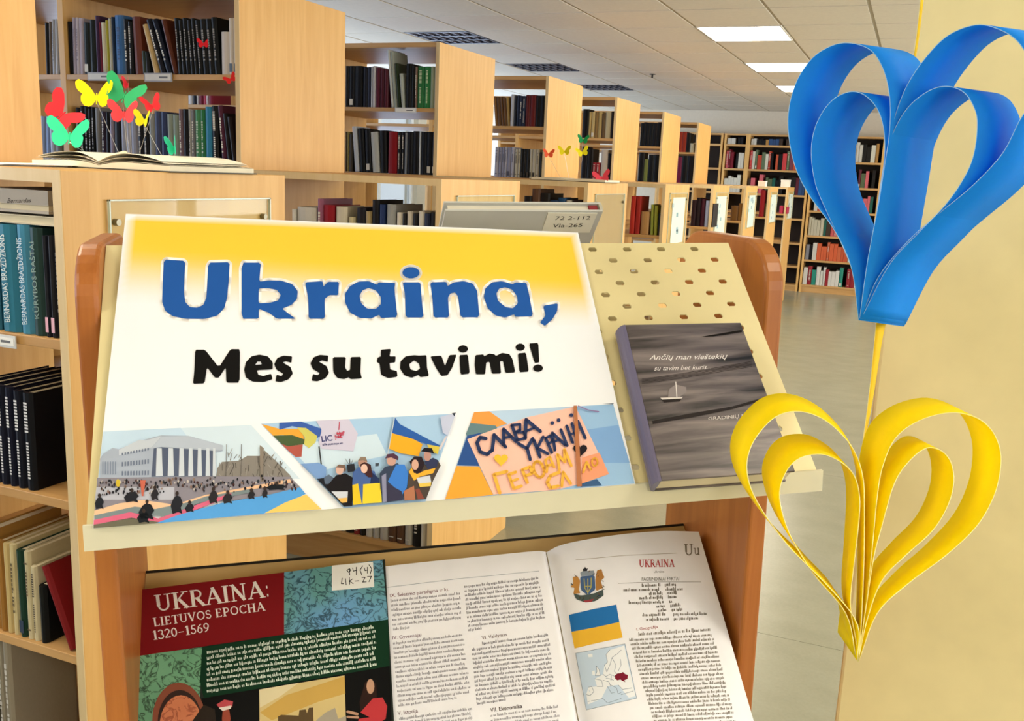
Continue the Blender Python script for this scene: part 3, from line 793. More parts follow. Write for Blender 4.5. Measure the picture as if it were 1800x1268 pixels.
# --- middle photo: people with flags
K2 = lambda L: [(440+x/4.5, 690+y/4.5) for x, y in L]
pr = Print(sf_poster, .00006)
pr.poly(K2([(85, 250), (1622, 170), (1385, 865), (740, 918)]), '#aacdf0')
pr.poly(K2([(300, 420), (1000, 330), (1080, 500), (800, 560), (500, 640)]), '#cfe4f6')
pr.poly(K2([(90, 252), (230, 290), (400, 290), (432, 380), (260, 340), (180, 345)]), '#eda840')
pr.poly(K2([(180, 345), (330, 340), (430, 375), (428, 412), (300, 430), (245, 410)]), '#4d5f3e')
pr.poly(K2([(245, 410), (300, 430), (415, 415), (405, 512), (360, 515), (300, 465)]), '#b05a50')
pr.poly(K2([(230, 244), (400, 234), (560, 290), (560, 345), (520, 370), (420, 290), (330, 270), (230, 300)]), '#3f62b2')
pr.poly(K2([(370, 280), (440, 285), (530, 350), (515, 400), (465, 445), (425, 415), (432, 360)]), '#cfca6a')
pr.poly(K2([(520, 228), (780, 215), (850, 330), (815, 470), (560, 450), (540, 400), (565, 300)]), '#cfcbe4')
put_text(pr, 'LIC', [K2([(565, 395)])[0][0], K2([(565, 395)])[0][1]], K2([(650, 385)])[0], 10, '#3a3f78', offset=.02)
body_text(pr, [(K2([(570, 425)])[0], K2([(735, 412)])[0], 2.6)], '#4a4d80', rnd)
pr.stroke(K2([(705, 240), (700, 300)]), 1.6, '#c0506a')
for _ in range(14): pr.stroke(K2([(670+rnd.random()*75, 310+rnd.random()*70), (670+rnd.random()*75, 310+rnd.random()*70)]), 1.3, rnd.choice(['#d04058', '#c8506a', '#b83850']))
pr.stroke(K2([(543, 440), (578, 720)]), 2.4, '#2d2f36')
pr.poly(K2([(400, 575), (540, 565), (600, 600), (598, 690), (540, 700)]), '#7ba0d8')
pr.poly(K2([(1140, 205), (1180, 260), (1500, 430), (1495, 455), (1300, 385), (1112, 330)]), '#2f5fae')
pr.poly(K2([(1112, 330), (1290, 380), (1360, 420), (1330, 515), (1180, 490), (1095, 455)]), '#f2ae2c')
pr.poly(K2([(1395, 420), (1495, 440), (1480, 500), (1420, 470)]), '#d8c350')
pr.stroke(K2([(1140, 205), (1085, 500)]), 1.4, '#c9d2da')
pr.poly(K2([(1500, 205), (1622, 172), (1560, 350), (1520, 330)]), '#c3cbe8')
pr.poly(K2([(1590, 176), (1622, 170), (1612, 200)]), '#303846')
pr.poly(K2([(1540, 360), (1560, 350), (1500, 470), (1490, 450)]), '#d6cdd6')
for _ in range(12): pr.stroke(K2([(790, 600), (745+rnd.random()*90, 520+rnd.random()*40)]), .7, '#5a626e')
pr.poly(K2([(525, 700), (600, 690), (660, 690), (800, 800), (805, 912), (740, 918)]), '#22242c')
pr.poly(K2([(580, 690), (620, 665), (655, 690), (640, 740), (590, 740)]), '#5d6c84')
pr.poly(K2([(600, 760), (680, 670), (750, 655), (810, 690), (820, 800), (800, 905), (760, 905), (640, 800)]), '#1d1a1e')     # man in black
pr.poly(K2(ell(705, 628, 32, 40, 10)), '#d8b2a6'); pr.poly(K2([(672, 610), (700, 586), (745, 590), (755, 630), (745, 650), (735, 615)]), '#7a6258')
pr.poly(K2([(640, 800), (770, 800), (765, 880), (715, 880)]), '#cfd4e0'); pr.poly(K2([(690, 855), (765, 848), (762, 885), (722, 890)]), '#eab860')
pr.poly(K2([(760, 590), (820, 580), (830, 640), (770, 650)]), '#2a2c34')
pr.poly(K2([(810, 650), (850, 610), (980, 640), (1010, 730), (1030, 890), (820, 908), (805, 740)]), '#4a67a4')    # two people in a flag
pr.poly(K2([(805, 750), (850, 738), (880, 900), (810, 908)]), '#e6c62e'); pr.poly(K2([(890, 745), (1025, 732), (1038, 888), (885, 898)]), '#e9d23a')
pr.poly(K2([(960, 650), (1015, 700), (1018, 735), (945, 735)]), '#27355e')
pr.poly(K2(ell(885, 575, 36, 42, 10)), '#b98f80'); pr.poly(K2([(848, 560), (870, 530), (910, 530), (925, 570), (890, 555)]), '#8d7a6c')
pr.poly(K2([(865, 590), (900, 570), (950, 590), (965, 690), (930, 690), (880, 640)]), '#43262a'); pr.poly(K2(ell(898, 622, 27, 36, 10)), '#e6c0b2')
pr.poly(K2([(985, 580), (1015, 578), (1012, 602), (985, 605)]), '#454c58')
pr.poly(K2([(1020, 660), (1060, 610), (1160, 580), (1240, 640), (1240, 760), (1200, 870), (1060, 890), (1025, 780)]), '#39445c')  # man with flag
pr.poly(K2([(1150, 590), (1215, 590), (1245, 660), (1235, 770), (1200, 825), (1085, 725)]), '#3f7fd8')
pr.poly(K2([(1035, 680), (1070, 660), (1075, 885), (1045, 888)]), '#8d8fae'); pr.poly(K2([(1075, 740), (1190, 800), (1210, 868), (1080, 882)]), '#3b3a52')
pr.poly(K2(ell(1112, 560, 38, 42, 10)), '#caa094'); pr.poly(K2([(1062, 545), (1080, 510), (1130, 502), (1168, 530), (1165, 560), (1110, 535)]), '#54354a')
pr.poly(K2([(1250, 640), (1300, 580), (1400, 600), (1480, 560), (1500, 600), (1440, 720), (1385, 865), (1215, 875), (1240, 760)]), '#4e4540')
pr.poly(K2([(1250, 650), (1275, 610), (1310, 670), (1370, 640), (1460, 620), (1440, 660), (1330, 690), (1290, 720)]), '#f0b23a')
pr.poly(K2([(1210, 800), (1290, 760), (1300, 870), (1215, 876)]), '#b0765a'); pr.poly(K2([(1300, 790), (1330, 780), (1370, 862), (1320, 868)]), '#8a4a40')
pr.poly(K2([(1255, 570), (1290, 530), (1350, 530), (1375, 590), (1340, 660), (1290, 660)]), '#2b2028'); pr.poly(K2(ell(1298, 595, 28, 42, 10)), '#d8aa98')
pr.poly(K2([(1370, 570), (1440, 540), (1480, 560), (1470, 610), (1400, 635)]), '#333a5c'); pr.poly(K2(ell(1395, 525, 30, 42, 10)), '#bb8f86'); pr.poly(K2([(1345, 490), (1370, 462), (1430, 465), (1450, 510), (1420, 500)]), '#1e1c26')
pr.poly(K2([(1310, 700), (1415, 680), (1425, 735), (1325, 745)]), '#cfd6e4'); pr.poly(K2([(1325, 745), (1425, 735), (1420, 765), (1335, 772)]), '#e8c65c')
pr.build('printed_photo', po)
# --- right photo: handmade placard
K3 = lambda L: [(760+x/4.5, 690+y/4.5) for x, y in L]
pr = Print(sf_poster, .00006)
pr.poly(K3([(330, 158), (1430, 95), (1600, 722), (100, 850)]), '#9cc4ee')
pr.poly(K3([(430, 152), (1100, 115), (1100, 300), (600, 260)]), '#b8d3f0')
pr.poly(K3([(1200, 300), (1470, 260), (1560, 560), (1300, 560)]), '#82aee6')
pr.poly(K3([(330, 158), (450, 152), (590, 250), (500, 280), (300, 245)]), '#f0a050')
pr.poly(K3([(300, 245), (500, 265), (520, 300), (400, 330), (280, 370), (265, 330)]), '#67868f')
pr.poly(K3([(275, 345), (400, 320), (300, 380), (370, 585), (195, 580)]), '#2f5496')
pr.poly(K3([(190, 585), (370, 590), (480, 815), (100, 850)]), '#f6a83e')
pr.poly(K3([(275, 375), (750, 200), (1130, 115), (1395, 650), (1180, 725), (980, 775), (480, 812)]), '#f6c4b4')
pr.poly(K3([(1180, 520), (1320, 480), (1395, 650), (1180, 725)]), '#f0a27e')
pr.poly(K3([(1180, 725), (1300, 690), (1340, 740), (1170, 750)]), '#3b5f8e')
DB = '#2c3a64'
for L, w in [([(420, 375), (375, 365), (350, 410), (375, 480), (430, 500), (465, 470)], 28), ([(470, 470), (485, 345), (575, 440)], 28), ([(560, 425), (560, 300), (660, 400)], 26), ([(565, 370), (620, 358)], 20),
             ([(625, 270), (668, 385)], 26), ([(625, 270), (690, 262), (690, 308), (648, 325), (720, 325), (735, 370), (668, 388)], 22), ([(730, 372), (738, 225), (850, 318)], 28), ([(740, 315), (800, 290)], 20),
             ([(678, 415), (745, 455)], 26), ([(790, 375), (745, 450), (770, 540)], 26), ([(800, 390), (848, 520)], 26), ([(872, 362), (826, 450), (908, 495)], 24), ([(892, 372), (940, 485)], 24), ([(892, 372), (932, 350), (945, 395), (912, 420)], 20),
             ([(965, 465), (945, 330), (1045, 425)], 24), ([(955, 400), (1000, 385)], 18), ([(1012, 305), (1062, 430)], 24), ([(1058, 275), (1105, 405)], 24), ([(1100, 255), (1135, 370)], 24), ([(1080, 345), (1120, 330)], 18), ([(1148, 240), (1205, 370)], 24)]:
    pr.stroke(K3(L), w/4.5, DB, lift=30)
for x, y in ((945, 252), (995, 230), (1095, 190)): pr.poly(K3(ell(x, y, 16, 16, 8)), DB, lift=30)
OY = '#f0b848'
for L, w in [([(530, 805), (485, 660), (585, 635)], 26), ([(700, 750), (640, 770), (600, 660), (655, 640)], 24), ([(620, 712), (672, 695)], 20), ([(748, 722), (708, 622), (768, 598), (785, 650), (730, 672)], 24),
             (ell(838, 618, 40, 66, 12, -.3)+[(878, 618)], 22), ([(960, 600), (925, 520), (890, 545), (900, 590), (945, 580)], 20), ([(905, 590), (900, 640)], 20), ([(1000, 620), (985, 500), (1045, 560), (1040, 460), (1095, 590)], 22),
             ([(1000, 640), (930, 670), (905, 720), (930, 765), (990, 750)], 26), ([(1020, 750), (1030, 640), (1090, 730)], 22), ([(1190, 640), (1215, 560), (1250, 620)], 18), (ell(1280, 560, 22, 32, 10)+[(1302, 560)], 14)]:
    pr.stroke(K3(L), w/4.5, OY, lift=30)
def heart2(cx, cy, r): return [(cx+r*math.sin(t)**3, cy-r*(.81*math.cos(t)-.31*math.cos(2*t)-.12*math.cos(3*t)-.06*math.cos(4*t))) for t in [2*math.pi*i/20 for i in range(20)]]
pr.poly(K3(heart2(540, 540, 55)), '#f4c23e', lift=30)
pr.poly(K3(heart2(1165, 465, 56)), '#221c24', lift=30)
pr.poly(K3([(1112, 116), (1138, 115), (1178, 752), (1140, 755)]), '#b5744e', lift=34)
pr.stroke(K3([(1150, 118), (1230, 150), (1310, 162)]), 2, '#8f7cb0', lift=31)
pr.poly(K3([(1340, 100), (1430, 95), (1425, 104)]), '#5a6a80', lift=31)
pr.build('printed_photo', po)

# ------------------------------------------------------------------ grey sea book on the upper tray
BT = .021
gb_px = [(1163, 845), (1398, 829), (1302, 567), (1099, 571)]       # front cover BL BR TR TL
def prism_book(name, cpx, pxf, W, thick, cover_m, label, cat='book', over=.003, spine='left', tray_gap=.0008, pages_m=None):
    """book lying on a tray: cover outline from the photo, real thickness down to the tray"""
    top = [pxf(*q, thick) for q in cpx]
    t = thing(name, np.array(top[0])-W*thick, label, cat)
    low = [P-W*(thick-tray_gap) for P in top]
    ct_ = .0022
    def slab(nm, up, dn, m):
        V = list(up)+list(dn)
        o = mk(nm, V, [(0, 1, 2, 3), (7, 6, 5, 4), (0, 4, 5, 1), (1, 5, 6, 2), (2, 6, 7, 3), (3, 7, 4, 0)], m, t)
        md = o.modifiers.new('edge', 'BEVEL'); md.width = .0007; md.segments = 2
        return o
    slab('front_cover', top, [P-W*ct_ for P in top], cover_m)
    slab('back_cover', [P+W*ct_ for P in low], low, cover_m)
    cen = sum(top)/4
    ins = [P+(cen-P)*.018 for P in top]
    slab('page_block', [P-W*ct_ for P in ins], [P-W*(thick-tray_gap-ct_) for P in ins], pages_m or M_PAGES)
    # rounded spine along the left side
    a, b = top[0], top[3]
    left = -(top[1]-top[0])/np.linalg.norm(top[1]-top[0])
    V = []; n_ = 8
    for P in (a, b):
        for i in range(n_+1):
            q = math.pi*i/n_
            V.append(P-W*(thick-tray_gap)/2+W*(thick-tray_gap)/2*math.cos(q)+left*.006*math.sin(q))
    mk('spine', V, [(i, i+1, n_+2+i, n_+1+i) for i in range(n_)]+[tuple(range(n_+1)), tuple(range(n_+1, 2*n_+2))], cover_m, t, smooth=False)
    return t
def sea_mat():
    m = bpy.data.materials.new('sea_cover'); m.use_nodes = True
    nt = m.node_tree; b = nt.nodes['Principled BSDF']
    b.inputs['Roughness'].default_value = .3
    tc = nt.nodes.new('ShaderNodeTexCoord')
    # stand frame: stretch along the ledge direction, so the ripples run across the cover
    mp = nt.nodes.new('ShaderNodeMapping'); mp.inputs['Rotation'].default_value = (0, 0, -S_YAW-.05); 
    mp2 = nt.nodes.new('ShaderNodeMapping'); mp2.inputs['Scale'].default_value = (5, 62, 50)
    nz = nt.nodes.new('ShaderNodeTexNoise'); nz.inputs['Scale'].default_value = 1.5; nz.inputs['Detail'].default_value = 7; nz.inputs['Distortion'].default_value = .5
    rp = nt.nodes.new('ShaderNodeValToRGB')
    rp.color_ramp.elements[0].position = .33; rp.color_ramp.elements[0].color = lin('#1d1a1c')
    rp.color_ramp.elements[1].position = .72; rp.color_ramp.elements[1].color = lin('#8a807e')
    e = rp.color_ramp.elements.new(.5); e.color = lin('#5c5456')
    nt.links.new(tc.outputs['Object'], mp.inputs[0]); nt.links.new(mp.outputs[0], mp2.inputs[0])
    nt.links.new(mp2.outputs[0], nz.inputs['Vector']); nt.links.new(nz.outputs[0], rp.inputs[0]); nt.links.new(rp.outputs[0], b.inputs['Base Color'])
    return m
sea = prism_book('hardcover_book', gb_px, up_px, UP_W, BT, sea_mat(), 'grey sea-photo hardcover book with a sailing boat on upper tray')
for o in sea.children:
    if o.name.startswith('spine'): o.data.materials[0] = mat('#6e6a88', .3)
pr = Print(lambda x, y, h: up_px(x, y, BT)+UP_W*(h+.0001), .00006)
K5 = lambda L: [(1080+x/4.372, 560+y/4.372) for x, y in L]
put_text(pr, 'Ančių man vieštekių', K5([(268, 318)])[0], K5([(868, 310)])[0], 8.5, '#f2f0ee', shear=.35)
put_text(pr, 'su tavim bet kuris...', K5([(305, 402)])[0], K5([(740, 390)])[0], 8, '#ece8e6', shear=.35)
put_text(pr, 'GRADINIŲ M', K5([(722, 785)])[0], K5([(1010, 762)])[0], 6, '#d8d4d2')
pr.poly(K5([(355, 618), (520, 612), (500, 640), (380, 648)]), '#2c2626'); pr.poly(K5([(352, 612), (525, 605), (515, 618), (365, 626)]), '#d9d3d0')
pr.poly(K5([(410, 605), (420, 545), (470, 510), (550, 530), (552, 570), (500, 605)]), '#8f8788'); pr.stroke(K5([(470, 490), (478, 605)]), 1.3, '#f0ecea')
pr.poly(K5([(290, 790), (600, 730), (900, 680), (1150, 610), (1152, 630), (900, 700), (600, 760), (295, 812)]), '#2a2526')
pr.poly(K5([(660, 145), (850, 112), (975, 92), (978, 108), (850, 130), (760, 142)]), '#191617')
for q in range(5): pr.stroke(K5([(210, 470+q*9), (500, 430+q*9), (1050, 335+q*10)]), .8, '#3a3436')
pr.build('cover_print', sea)

# ------------------------------------------------------------------ red-titled history book, lower tray left
UB = .020
ub_px = [(199, 1500), (704, 1470), (677, 983), (244, 1043)]
def map_mat(name, c1, c2, line):
    m = bpy.data.materials.new(name); m.use_nodes = True
    nt = m.node_tree; b = nt.nodes['Principled BSDF']; b.inputs['Roughness'].default_value = .35
    tc = nt.nodes.new('ShaderNodeTexCoord')
    nz = nt.nodes.new('ShaderNodeTexNoise'); nz.inputs['Scale'].default_value = 75; nz.inputs['Detail'].default_value = 5; nz.inputs['Distortion'].default_value = 1.4
    r1 = nt.nodes.new('ShaderNodeValToRGB')   # ink lines where the noise crosses a level
    for e, (p_, c_) in zip((r1.color_ramp.elements[0], r1.color_ramp.elements[1]), ((.435, (1, 1, 1, 1)), (.485, (0, 0, 0, 1)))): e.position = p_; e.color = c_
    e = r1.color_ramp.elements.new(.535); e.color = (1, 1, 1, 1)
    n2 = nt.nodes.new('ShaderNodeTexNoise'); n2.inputs['Scale'].default_value = 14
    r2 = nt.nodes.new('ShaderNodeValToRGB')
    r2.color_ramp.elements[0].position = .35; r2.color_ramp.elements[0].color = lin(c1)
    r2.color_ramp.elements[1].position = .65; r2.color_ramp.elements[1].color = lin(c2)
    mx = nt.nodes.new('ShaderNodeMix'); mx.data_type = 'RGBA'; mx.inputs[6].default_value = lin(line)
    nt.links.new(tc.outputs['Object'], nz.inputs['Vector']); nt.links.new(tc.outputs['Object'], n2.inputs['Vector'])
    nt.links.new(nz.outputs[0], r1.inputs[0]); nt.links.new(n2.outputs[0], r2.inputs[0])
    nt.links.new(r1.outputs[0], mx.inputs[0]); nt.links.new(r2.outputs[0], mx.inputs[7]); nt.links.new(mx.outputs[2], b.inputs['Base Color'])
    return m
ub = prism_book('paperback_book', ub_px, lo_px, LO_W, UB, mat('#0d1a16', .35), 'dark green history book with red title block on lower tray')
pr = Print(lambda x, y, h: lo_px(x, y, UB)+LO_W*(h+.0001), .00006)
K6 = lambda L: [(200+x/3.6, 920+y/3.6) for x, y in L]
def custom(pts, m, lift):
    p2, tr = poly_tris(pts); pr.mb.add([pr.surf(x, y, pr.step*(1+lift)) for x, y in p2], tr, m)
custom(K6([(1075, 312), (1700, 232), (1735, 610), (1075, 705)]), map_mat('map_blue', '#5f9a9c', '#6aa2d8', '#123a4c'), 1)
custom(K6([(118, 845), (560, 785), (545, 1110), (600, 2100), (-30, 2100), (70, 1120)]), map_mat('map_green', '#5f9a78', '#74b08c', '#173a2a'), 1)
pr.poly(K6([(145, 425), (1078, 312), (1078, 705), (115, 848)]), '#7c1218', lift=2)
pr.poly(K6([(560, 785), (1735, 610), (1745, 905), (570, 1110), (545, 1000)]), '#0b3320', lift=2)
pr.poly(K6([(555, 1110), (1745, 905), (1790, 2050), (600, 2100)]), '#08090a', lift=2)
serif_text(pr, 'UKRAINA:', K6([(268, 560)])[0], K6([(1000, 462)])[0], 28, '#f0e9e4', lift=4)
serif_text(pr, 'LIETUVOS EPOCHA', K6([(252, 655)])[0], K6([(960, 552)])[0], 14.5, '#efe6e2', lift=4)
serif_text(pr, '1320-1569', K6([(248, 740)])[0], K6([(612, 686)])[0], 16, '#efe6e2', lift=4)
pr.poly(K6([(1380, 270), (1640, 245), (1648, 405), (1380, 428)]), '#f4f6f4', lift=4)
for L in ([(1490, 290), (1475, 300), (1485, 312), (1500, 300), (1490, 288), (1492, 330)], [(1512, 285), (1515, 305), (1535, 300)], [(1535, 280), (1535, 328)], [(1575, 272), (1558, 298), (1570, 330)], [(1585, 285), (1590, 302), (1605, 298), (1605, 280), (1605, 318)], [(1615, 265), (1632, 290), (1622, 325)],
          [(1445, 350), (1440, 385), (1455, 385)], [(1465, 352), (1470, 392)], [(1490, 345), (1492, 388)], [(1510, 355), (1492, 368), (1515, 385)], [(1528, 368), (1550, 366)], [(1570, 345), (1590, 345), (1575, 375), (1598, 372)], [(1605, 340), (1630, 338), (1615, 372)]):
    pr.stroke(K6(L), 1.3, '#22242a', lift=6)
rows = []
for q in range(8):
    y0_ = 828+q*35; y1_ = 664+q*35
    rows.append((K6([(590, y0_)])[0], K6([(1665, y1_-(8 if q else 0))])[0], 4.2))
body_text(pr, rows, '#d4e2d6', random.Random(9), lift=4)
# seal, portrait figures and castle picture at the foot of the cover
custom(K6(ell(412, 1250, 168, 240, 28)), mat('#8a4a34', .5), 4)
custom(K6(ell(418, 1262, 140, 205, 28)), mat('#2a1512', .5), 5)
custom(K6(ell(425, 1290, 135, 200, 28)), map_mat('wax_seal', '#c8744e', '#d88a62', '#9a4a30'), 6)
pr.poly(K6([(500, 1250), (570, 1150), (640, 1180), (660, 1400), (540, 1500)]), '#2c241e', lift=7)
pr.poly(K6([(650, 1150), (700, 1118), (755, 1130), (750, 1165), (680, 1182)]), '#c25058', lift=7); pr.poly(K6([(665, 1170), (745, 1155), (740, 1175), (690, 1190)]), '#e9dfd8', lift=8)
pr.poly(K6([(690, 1185), (730, 1180), (740, 1240), (700, 1400), (685, 1240)]), '#9c4a38', lift=7)
pr.poly(K6([(920, 1055), (1460, 965), (1475, 1500), (925, 1500)]), '#d2bd84', lift=7)
pr.poly(K6([(925, 1200), (1090, 1090), (1250, 1040), (1460, 970), (1465, 1080), (1300, 1130), (1000, 1250)]), '#c9a556', lift=8)
pr.poly(K6([(920, 1055), (1170, 1012), (1050, 1100), (925, 1170)]), '#ddd2aa', lift=8)
pr.poly(K6([(1040, 1500), (1040, 1225), (1060, 1215), (1170, 1220), (1175, 1185), (1215, 1180), (1222, 1205), (1235, 1170), (1262, 1168), (1270, 1500)]), '#5c4a30', lift=9)
pr.poly(K6([(1275, 1500), (1280, 1250), (1340, 1200), (1400, 1170), (1420, 1240), (1470, 1220), (1475, 1500)]), '#a79f8e', lift=9)
pr.poly(K6([(1560, 1200), (1640, 1110), (1700, 1105), (1730, 1160), (1720, 1240), (1640, 1290), (1540, 1280), (1550, 1240), (1620, 1230)]), '#c03a40', lift=9)
pr.poly(K6([(1555, 1130), (1590, 1010), (1625, 985), (1660, 1020), (1665, 1110), (1620, 1200), (1560, 1190)]), '#2c1a16', lift=8)
pr.poly(K6(ell(1624, 1035, 25, 48, 12)), '#c49a80', lift=10)
pr.stroke(K6([(1480, 1195), (1540, 1210)]), 5, '#c49a80', lift=10); pr.stroke(K6([(1480, 1228), (1545, 1232)]), 4, '#c49a80', lift=10)
pr.build('cover_print', ub)

# ------------------------------------------------------------------ open encyclopedia, lower tray right
EN = .022
def lerp(a, b, t): return a+(b-a)*t
def edge(pts, t):
    """polyline by normalised x-index"""
    P = [np.array(q, float) for q in pts]
    x = t*(len(P)-1); i = min(int(x), len(P)-2)
    return P[i]+(P[i+1]-P[i])*(x-i)
Lt = [tuple(q) for q in catmull([(668, 997), (740, 989), (820, 981), (900, 973), (945, 969), (961, 971)], 4)]
Lb = [tuple(q) for q in catmull([(672, 1500), (760, 1497), (850, 1494), (960, 1490), (1040, 1487), (1062, 1500)], 4)]
Rt = [tuple(q) for q in catmull([(961, 971), (985, 959), (1030, 949), (1090, 940), (1160, 934), (1228, 935)], 4)]
Rb = [tuple(q) for q in catmull([(1062, 1500), (1085, 1478), (1140, 1465), (1220, 1452), (1290, 1445), (1375, 1440)], 4)]
def wl(a): return EN*(.75+.25*a)-.012*max(0, (a-.86)/.14)**2
def wr(a): return .0155+.0335*math.sin(min(1, a*1.1)*math.pi/2)
def page_l(a, b, lift=0.):
    q = lerp(edge(Lt, a), edge(Lb, a), b); return lo_px(q[0], q[1], wl(a)+lift)
def page_r(a, b, lift=0.):
    q = lerp(edge(Rt, a), edge(Rb, a), b); return lo_px(q[0], q[1], wr(a)+lift)
en = thing('open_encyclopedia', LO_O+SU*.42-LO_V*.30, 'large open encyclopedia showing a flag and map, on lower tray', 'book')
NX, NY = 28, 8
M_PG = mat('#f2f3fa', .5, .3)
for nm, fn in (('left_page', page_l), ('right_page', page_r)):
    V = [fn(i/NX, j/NY) for j in range(NY+1) for i in range(NX+1)]
    Fc = [(j*(NX+1)+i, j*(NX+1)+i+1, (j+1)*(NX+1)+i+1, (j+1)*(NX+1)+i) for j in range(NY) for i in range(NX)]
    o = mk(nm, V, Fc, M_PG, en, smooth=True)
# page blocks under the pages and the dark cover boards
for nm, fn in (('page_block', page_l), ('page_block', page_r)):
    top = [fn(i/NX, j, -.0004) for i in range(NX+1) for j in (0, 1)]
    bot = []
    for P in top:
        h = (P-LO_O) @ LO_W
        bot.append(P-LO_W*(h-.003)+SU*(.0005 if fn is page_r else 0)*((P-LO_O) @ SU > .5))
    n_ = len(top); V = top+bot; Fc = []
    for i in range(NX):
        a, b, c, d = 2*i, 2*i+1, 2*i+3, 2*i+2
        Fc += [(a, b, c, d), (n_+a, n_+d, n_+c, n_+b), (a, d, n_+d, n_+a), (b, n_+b, n_+c, c)]
    Fc += [(0, n_, n_+1, 1), (2*NX, 2*NX+1, n_+2*NX+1, n_+2*NX)]
    mk(nm, V, Fc, mat('#d9c9a0', .7), en)
cv = [fn_(a, b) for fn_, a, b in ((page_l, 0, 0), (page_r, 1, 0), (page_r, 1, 1), (page_l, 0, 1))]
cl = []
for P, ds, dv in zip(cv, (0, .0005, .0005, 0), (.004, .004, -.002, -.002)):
    h = (P-LO_O) @ LO_W; cl.append(P-LO_W*(h-.0028)+SU*ds+LO_V*dv)
mk('cover_board', cl+[P-LO_W*.0024 for P in cl], [(0, 1, 2, 3), (7, 6, 5, 4), (0, 4, 5, 1), (1, 5, 6, 2), (2, 6, 7, 3), (3, 7, 4, 0)], mat('#1a1614', .5), en)
# print is laid in page coordinates found from the photo pixel
def page_inv(fn_t, fn_b, x, y):
    lo, hi = 0., 1.
    for _ in range(36):
        m_ = (lo+hi)/2
        A, B = edge(fn_t, m_), edge(fn_b, m_)
        if (B[0]-A[0])*(y-A[1])-(B[1]-A[1])*(x-A[0]) > 0: hi = m_
        else: lo = m_
    A, B = edge(fn_t, lo), edge(fn_b, lo)
    return lo, (y-A[1])/(B[1]-A[1])
def sf_l(x, y, h):
    a, b = page_inv(Lt, Lb, x, y); return page_l(min(max(a, 0), 1), b, h+.00025)
def sf_r(x, y, h):
    a, b = page_inv(Rt, Rb, x, y); return page_r(min(max(a, 0), 1), b, h+.00025)
KA = lambda x, y: (680+x/4.116, 960+y/4.116)
rnd = random.Random(5)
pr = Print(sf_l, .00004, 9)
put_text(pr, 'IX. Švietimo paradigma ir kt.', KA(25, 372), KA(452, 325), 6, '#7a4a5a', lift=1)
def block(x0, y0, x1, y1, n, dy, last=1., xh=3.4):
    return [(KA(x0+q*3, y0+q*dy), KA(lerp(x0, x1, last) if q == n-1 else x1+q*4, y1+(y0-y1)*(1-last if q == n-1 else 0)+q*dy), xh) for q in range(n)]
TX_ = '#a2a2ac'
body_text(pr, block(28, 405, 530, 352, 7, 34.5, .28)+block(45, 715, 560, 650, 14, 34.5, .9), TX_, rnd, lift=1)
body_text(pr, block(560, 303, 1110, 240, 11, 31.5, .25)+block(690, 715, 1170, 652, 1, 30)+block(615, 760, 1178, 690, 13, 32.5, .45), '#94949e', rnd, lift=1)
body_text(pr, block(90, 1262, 620, 1185, 3, 33)+block(750, 1238, 1245, 1170, 4, 33), TX_, rnd, lift=1)
put_text(pr, 'IV. Gyventojai', KA(42, 678), KA(250, 655), 6, '#74506a', lift=1)
put_text(pr, 'VI. Valdymas', KA(688, 678), KA(870, 652), 6, '#6a5056', lift=1)
put_text(pr, 'VII. Ekonomika', KA(750, 1203), KA(980, 1172), 7, '#3c3034', offset=.01, lift=1)
put_text(pr, 'V. Istorija', KA(80, 1226), KA(225, 1205), 7, '#6a4a5a', lift=1)
pr.stroke([KA(5, 300), KA(500, 240), KA(1100, 182)], .8, '#9aa6b4', lift=1)
pr.build('page_print', en)
pr = Print(sf_r, .00004, 9)
KB = lambda x, y: (980+x/3.753, 930+y/3.753)
pr.stroke([KB(120, 205), KB(450, 175), KB(790, 160)], .8, '#a49a90', lift=1)
serif_text(pr, 'Uu', KB(838, 175), KB(945, 170), 19, '#7c766e', lift=1)
serif_text(pr, 'UKRAINA', KB(538, 252), KB(772, 250), 12.5, '#b8424a', lift=1)
put_text(pr, 'Ukraina', KB(636, 290), KB(704, 288), 3.6, '#5a5a5a', lift=1)
put_text(pr, 'PAGRINDINIAI FAKTAI', KB(556, 343), KB(802, 340), 6, '#5a5a55', lift=1)
pr.stroke([KB(400, 360), KB(680, 350), KB(945, 350)], .8, '#8a8680', lift=1)
rows = []
for x0, x1, x2, x3, y in ((556, 682, 708, 790, 378), (435, 690, 714, 845, 408), (604, 694, 722, 786, 432), (540, 704, 730, 800, 460), (470, 708, 738, 758, 490), (654, 718, 744, 820, 515), (664, 722, 748, 835, 542), (560, 730, 762, 985, 572), (585, 738, 768, 942, 602)):
    rows += [(KB(x0, y+6), KB(x1, y), 4.0), (KB(x2, y), KB(x3, y-4), 4.0)]
body_text(pr, rows, '#7a7672', rnd, lift=1)
put_text(pr, 'I. Geografija', KB(522, 672), KB(662, 655), 5, '#b06068', lift=1)
rows = [(KB(535, 705), KB(1028, 672), 4.2)]
for q in range(24): rows.append((KB(474+q*8.5, 742+q*28), KB(1030+q*7.5, 706+q*28.5), 3.5))
body_text(pr, rows, '#8e8a86', rnd, lift=1)
# flag
pr.poly([KB(75, 568), KB(235, 530), KB(388, 500), KB(408, 615), KB(250, 650), KB(92, 680)], '#2672b8', lift=1)
pr.poly([KB(92, 680), KB(250, 650), KB(408, 615), KB(430, 718), KB(270, 752), KB(112, 790)], '#eebb3a', lift=1)
